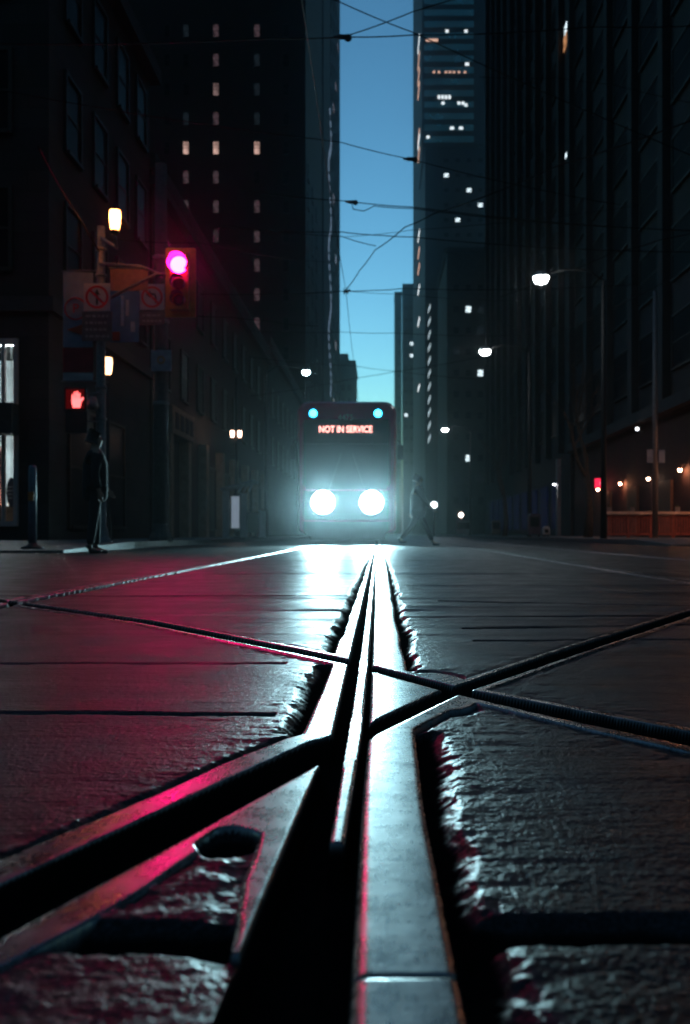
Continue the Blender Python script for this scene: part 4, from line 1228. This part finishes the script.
# ------------------------------------------------------------------ bare tree on the right
def bare_tree(x, y, label, h=7.5):
    t = thing('bare_tree', label, 'tree', (x, y, .12))
    tr = MB(); tr.tube([(x, y, .12), (x + .05, y, 1.2), (x - .05, y + .05, 2.6)], [.19, .15, .12], 10); tr.build('trunk', BARK, t, True)
    cr = MB(); rnd = random.Random(int(x * 10))
    def grow(p, d, L, r, lv):
        pts, rs = [p], [r]
        for k in range(4):
            d = (d + Vector((rnd.uniform(-.2, .2), rnd.uniform(-.2, .2), rnd.uniform(-.05, .12)))).normalized()
            p = p + d * L / 4; pts.append(p); rs.append(r * (1 - .14 * (k + 1)))
            if lv < 4 and k >= 1:
                for q in range(1 if lv else 2):
                    a = rnd.uniform(0, 6.28); sd = Vector((math.cos(a), math.sin(a), rnd.uniform(.1, .7)))
                    grow(p, (d * .7 + sd * .7).normalized(), L * rnd.uniform(.5, .72), rs[-1] * .62, lv + 1)
        cr.tube(pts, rs, 5 if lv > 1 else 7, caps=False)
    grow(Vector((x - .05, y + .05, 2.55)), Vector((-.1, 0, 1)), h * .42, .115, 0)
    grow(Vector((x - .05, y + .05, 2.5)), Vector((-.5, -.1, .9)), h * .38, .09, 1)
    cr.build('crown', BARK, t, True)
bare_tree(px(588, 40), 40, 'bare street tree in front of the dark right hand wall')
bare_tree(px(505, 60), 60, 'smaller bare street tree further along the right pavement', 6.2)

# ------------------------------------------------------------------ overhead wires
def wire(label, pts, r=.009, m=WIRE, name='overhead_wire'):
    # slack between the fixed points
    out = []
    for a, b in zip(pts[:-1], pts[1:]):
        a, b = Vector(a), Vector(b); n = 8
        for k in range(n):
            u = k / n; p = a.lerp(b, u); p.z -= .012 * (b - a).length * 4 * u * (1 - u); out.append(p)
    out.append(Vector(pts[-1]))
    mid = out[len(out) // 2]
    o = MB().tube(out, r * .8, 6)
    ob = o.build(name, m, None, True, origin=mid)
    return finish(ob, label, 'wire', 'tram wires strung over the crossing')
def im(x, y, Y): return (px(x, Y), Y, pz(y, Y))
wire('thin wire slanting down to the right across the top of the sky', [im(-200, -225, 11), im(340, 2, 12), im(412, 32, 12.4), im(900, 236, 14)], .0085)
wire('wire rising to the right near the top of the sky', [im(346, 36, 12), im(412, 12, 11.5), im(760, -110, 10)], .0085)
wire('level wire across the whole street near the top of the sky', [im(-60, 42, 12), im(270, 38.5, 12), im(345, 37, 12), im(412, 35, 12.2), im(590, 27, 12.5), im(760, 22, 12.8)], .009)
wire('single sloping wire in the upper middle of the sky', [im(-100, 70, 15), im(340, 142, 15.5), im(410, 159, 15.6), im(620, 205, 16)], .0085)
wire('span wire with a pulley insulator below the upper middle of the sky', [im(240, 190, 18), im(346, 201, 18), im(412, 207, 18.2), im(700, 231, 19)], .011)
wire('short bent hanger wire under the pulley insulator', [im(352, 204, 18), im(353, 209, 18), im(364, 211, 18), im(374, 206, 18), im(412, 208.5, 18.2), im(640, 228, 18.9)], .010)
wire('upper of two close wires meeting the slanting contact wire', [im(220, 228, 20), im(342, 232, 20), im(383, 235.5, 20), im(412, 237, 20.2), im(700, 252, 21)], .012)
wire('lower of two close wires meeting the slanting contact wire', [im(230, 226, 20), im(342, 236.5, 20), im(376, 246, 19.2)], .010)
wire('thin faint wire rising slightly past the slanting contact wire', [im(342, 237, 20.4), im(412, 230, 20.4), im(640, 205, 20.4)], .006)
wire('slanting branch contact wire bending right over the crossing', [im(346, 290, 22), im(360, 270, 20.6), im(375, 250, 19.4), im(405, 227, 17.6), im(433, 214, 16.6), im(560, 165, 14), im(780, 85, 11)], .012)
wire('span wire ending at the star shaped insulator', [im(200, 294, 24), im(346, 291, 23), im(370, 290.5, 23), im(403, 288.5, 23.2), im(640, 284, 25)], .012)
wire('thin second wire just under the star shaped insulator', [im(346, 291, 23), im(400, 294, 23.5), im(520, 301, 25)], .007)
wire('main contact wire running away over the tram track', [(-.75, 4, 5.62), (-.75, 12, 5.60), im(346, 291, 22), im(354, 362, 31), (-.75, 60, 5.6)], .0075)
wire('fine span wire low in the sky gap', [im(250, 331, 29), im(342, 332, 29), im(395, 333, 29), im(520, 335, 30)], .009)
wire('lower fine wire dipping to the right above the tram roof', [im(250, 357, 35), im(356, 366, 35), im(395, 371, 36), im(480, 379, 38)], .010)
wire('lower fine wire climbing to the right above the tram roof', [im(250, 396, 36), im(356, 378, 36), im(395, 371.5, 36), im(480, 357, 36)], .011)
wire('thick guy wire slanting down to the signal pole from upper left', [im(38, 146, 15), im(57, 182, 16), im(82, 222, 17.6), im(99, 251, 18.7)], .018)
wire('faint wire from the warm lamp across to the signal', [im(99, 238, 18.8), im(120, 240, 18.8), im(200, 243, 20), im(330, 262, 26)], .007)
wire('long stay wire running right from the traffic signal', [im(195, 316, 18.6), im(230, 317, 19), im(268, 321, 19.5), im(318, 326, 21)], .010)
wire('wire with red glints crossing the right hand block', [im(500, 297, 20), im(610, 254, 18), im(660, 240, 17), im(760, 214, 15)], .010)
wire('slack cable looping low over the right hand buildings', [im(480, 350, 36), im(530, 345, 33), im(575, 325, 30), im(700, 262, 24)], .010)
wire('slack cable high over the right hand block', [im(480, 77, 19), im(560, 78, 18), im(610, 84, 17), im(760, 115, 15)], .007)

def insulator(c, label, star):
    t = thing('insulator', label, 'insulator', c, 'insulators on the tram wires')
    x, y, z = c
    if star:
        b = MB(); b.tube([(x - .07, y, z - .015), (x + .10, y, z + .01)], [.02, .035], 8); b.tube([(x - .05, y, z - .08), (x + .04, y, z + .09)], .014, 6); b.tube([(x - .06, y, z + .05), (x + .05, y, z - .07)], .014, 6)
        b.build('clamp', PORCELAIN, t)
    else:
        b = MB(); b.tube([(x - .12, y, z), (x - .07, y, z), (x - .06, y, z), (x + .07, y, z)], [.013, .02, .032, .032], 8); b.build('body', PORCELAIN, t)
        w_ = MB(); w_.lathe([(.035, -.02), (.05, 0), (.035, .02)], (x + .06, y, z - .01), 12, 'Y'); w_.build('pulley', PORCELAIN, t)
insulator(im(346, 291, 22.9), 'star shaped wire clamp in the middle of the sky gap', True)
insulator(im(352, 202, 17.95), 'pulley insulator at the left edge of the sky gap', False)
insulator(im(343, 37, 12), 'dark wire clamp at the top left of the sky gap', False)
insulator(im(411, 159, 15.55), 'round wire clamp at the right edge of the sky gap', False)

# ------------------------------------------------------------------ people
def skin_mesh(name, joints, edges, m, parent, sub=2):
    me_ = bpy.data.meshes.new(name)
    off = WLOC[parent.name]
    me_.from_pydata([tuple(Vector(j[0]) - off) for j in joints], edges, [])
    o = bpy.data.objects.new(name, me_); COL.objects.link(o)
    sm = o.modifiers.new('skin', 'SKIN'); sm.use_smooth_shade = True
    for k, j in enumerate(joints):
        r = j[1]; r = r if isinstance(r, tuple) else (r, r)
        me_.skin_vertices[0].data[k].radius = r
    me_.skin_vertices[0].data[0].use_root = True
    ss = o.modifiers.new('sub', 'SUBSURF'); ss.levels = sub; ss.render_levels = sub
    bpy.context.view_layer.update()
    em = bpy.data.meshes.new_from_object(o.evaluated_get(bpy.context.evaluated_depsgraph_get()))
    em.materials.clear(); em.materials.append(m)
    for p in em.polygons: p.use_smooth = True
    bpy.data.objects.remove(o); bpy.data.meshes.remove(me_)
    o = bpy.data.objects.new(name, em); COL.objects.link(o); o.parent = parent
    WLOC[o.name] = off
    return o

SKINM = mat('skin', (.35, .2, .14), .55, noise=.1)
HAIR = mat('dark hair', (.02, .015, .012), .6)
def person(base, label, face, H, pose, coat_m, trouser_m):
    """face: unit (x, y) direction the person faces. pose: per side (hip swing, knee bend, arm swing, elbow bend) along the facing direction."""
    t = thing('person', label, 'person', base)
    bx, by, bz = base
    f = Vector((face[0], face[1], 0)).normalized(); s_ = Vector((-f.y, f.x, 0)); up = Vector((0, 0, 1))
    B = Vector(base)
    k = H / 1.72
    leg = {}
    for sd in (1, -1):
        hip, knee, sw, el = pose[sd]
        h0 = B + up * .90 * k + s_ * .09 * sd * k
        d1 = (f * math.sin(hip) - up * math.cos(hip)); kn = h0 + d1 * .43 * k
        a2 = hip - knee; d2 = (f * math.sin(a2) - up * math.cos(a2)); an = kn + d2 * .41 * k
        leg[sd] = (h0, kn, an, a2)
    low = min(leg[1][2].z, leg[-1][2].z) - bz - .07 * k
    shift = up * (-low)
    for sd in leg: leg[sd] = tuple(p + shift if isinstance(p, Vector) else p for p in leg[sd])
    P = lambda z, fx=0, sx=0: B + shift + up * z * k + f * fx * k + s_ * sx * k
    J = [(P(.93), (.13 * k, .10 * k)), (P(1.10), (.125 * k, .095 * k)), (P(1.30), (.15 * k, .105 * k)), (P(1.42), (.10 * k, .08 * k)), (P(1.49, .01), .055 * k), (P(1.57, .02), (.078 * k, .085 * k)), (P(1.66, .015), (.074 * k, .088 * k)), (P(1.585, .115), .014 * k)]
    E = [(0, 1), (1, 2), (2, 3), (3, 4), (4, 5), (5, 6), (5, 7)]
    arms = {}
    for sd in (1, -1):
        hip, knee, sw, el = pose[sd]
        h0, kn, an, a2 = leg[sd]
        i = len(J); J += [(h0 - up * .02, .085 * k), (kn, .055 * k), (an, .038 * k), (an - up * .04 * k + f * .10 * k, .034 * k), (an - up * .045 * k + f * .17 * k, .026 * k)]
        E += [(0, i), (i, i + 1), (i + 1, i + 2), (i + 2, i + 3), (i + 3, i + 4)]
        sh = P(1.39, 0, .17 * sd)
        d1 = (f * math.sin(sw) - up * math.cos(sw) + s_ * .12 * sd).normalized(); eb = sh + d1 * .28 * k
        a = sw + el; d2 = (f * math.sin(a) - up * math.cos(a)).normalized(); wr = eb + d2 * .25 * k; pa = wr + d2 * .06 * k
        i = len(J); J += [(sh, .055 * k), (eb, .042 * k), (wr, .027 * k), (pa, (.036 * k, .018 * k))]
        E += [(3, i), (i, i + 1), (i + 1, i + 2), (i + 2, i + 3)]
        arms[sd] = (sh, eb, wr)
        for q in range(4):
            o_ = f * (-.027 + .018 * q) * k; L = (.062, .075, .08, .07)[q] * k
            j = len(J); J += [(pa + o_ + d2 * .03 * k, .0088 * k), (pa + o_ + d2 * (.03 * k + L * .5) - s_ * .006 * sd, .0082 * k), (pa + o_ + d2 * (.03 * k + L) - s_ * .02 * sd, .0065 * k)]
            E += [(i + 3, j), (j, j + 1), (j + 1, j + 2)]
        j = len(J); J += [(wr + d2 * .03 * k + f * .035 * k, .0095 * k), (wr + d2 * .07 * k + f * .055 * k, .008 * k)]
        E += [(i + 2, j), (j, j + 1)]
    skin_mesh('body', J, E, SKINM, t)
    # coat: torso, skirt and sleeves
    CJ = [(P(1.05), (.19 * k, .165 * k)), (P(.70), (.205 * k, .19 * k)), (P(1.25), (.19 * k, .155 * k)), (P(1.39), (.13 * k, .11 * k)), (P(1.47), (.075 * k, .075 * k))]
    CE = [(0, 1), (0, 2), (2, 3), (3, 4)]
    for sd in (1, -1):
        sh, eb, wr = arms[sd]
        i = len(CJ); CJ += [(sh, .078 * k), (eb, .063 * k), (eb.lerp(wr, .9), .046 * k)]
        CE += [(3, i), (i, i + 1), (i + 1, i + 2)]
    skin_mesh('coat', CJ, CE, coat_m, t)
    TJ = [(P(.92), (.14 * k, .115 * k))]; TE = []
    for sd in (1, -1):
        h0, kn, an, a2 = leg[sd]
        i = len(TJ); TJ += [(h0 - up * .05 * k, .10 * k), (kn, .072 * k), (an.lerp(kn, .08), .056 * k)]; TE += [(0, i), (i, i + 1), (i + 1, i + 2)]
        sj = [(an - up * .035 * k - f * .05 * k, (.042 * k, .042 * k)), (an - up * .04 * k + f * .05 * k, (.044 * k, .036 * k)), (an - up * .046 * k + f * .17 * k, (.038 * k, .026 * k)), (an + up * .05 * k, .046 * k)]
        skin_mesh('shoe', sj, [(0, 1), (1, 2), (0, 3)], mat('black shoe leather', (.02, .02, .022), .3), t)
    skin_mesh('trousers', TJ, TE, trouser_m, t)
    skin_mesh('hair', [(P(1.64, -.03), (.085 * k, .09 * k)), (P(1.70, .0), (.082 * k, .088 * k)), (P(1.56, -.055), (.07 * k, .05 * k))], [(0, 1), (0, 2)], HAIR, t)
    ey = MB()
    for sd in (1, -1):
        c_ = P(1.61, .098, .032 * sd)
        ey.lathe([(.002, -.012), (.012, 0), (.002, .012)], tuple(c_), 8)
    ey.build('eyes', BLACK, t)
    return t
DCOAT = mat('black wool coat', (.018, .018, .022), .9, noise=.3, scale=20)
DTROU = mat('dark trousers', (.02, .02, .026), .85)
person((px(95, 14.0), 14.0, .0), 'person in a long dark coat standing at the kerb before the signal pole', (.9, .4), 1.70,
       {1: (.06, .05, .15, .5), -1: (-.08, .05, -.1, .3)}, DCOAT, DTROU)
person((px(418, 23.0), 23.0, 0), 'person in dark clothes striding across the road right of the tram', (1, .05), 1.70,
       {1: (.48, .08, -.35, .2), -1: (-.38, .35, .4, .4)}, DCOAT, DTROU)

# ------------------------------------------------------------------ night haze: one closed box of even, thin air
hz = MB(); hz.box(-60, 60, -8, 470, -1.2, 225)
hm = bpy.data.materials.new('thin night haze'); hm.use_nodes = True
hn = hm.node_tree.nodes; hn.clear()
pv = hn.new('ShaderNodeVolumePrincipled'); pv.inputs['Color'].default_value = (.86, .95, 1.0, 1)
pv.inputs['Density'].default_value = .00042; pv.inputs['Anisotropy'].default_value = .963
ho_ = hn.new('ShaderNodeOutputMaterial'); hm.node_tree.links.new(pv.outputs[0], ho_.inputs['Volume'])
hb = hz.build('haze', hm); hb['kind'] = 'stuff'
hb['label'] = 'thin evening haze glowing round the lamps'
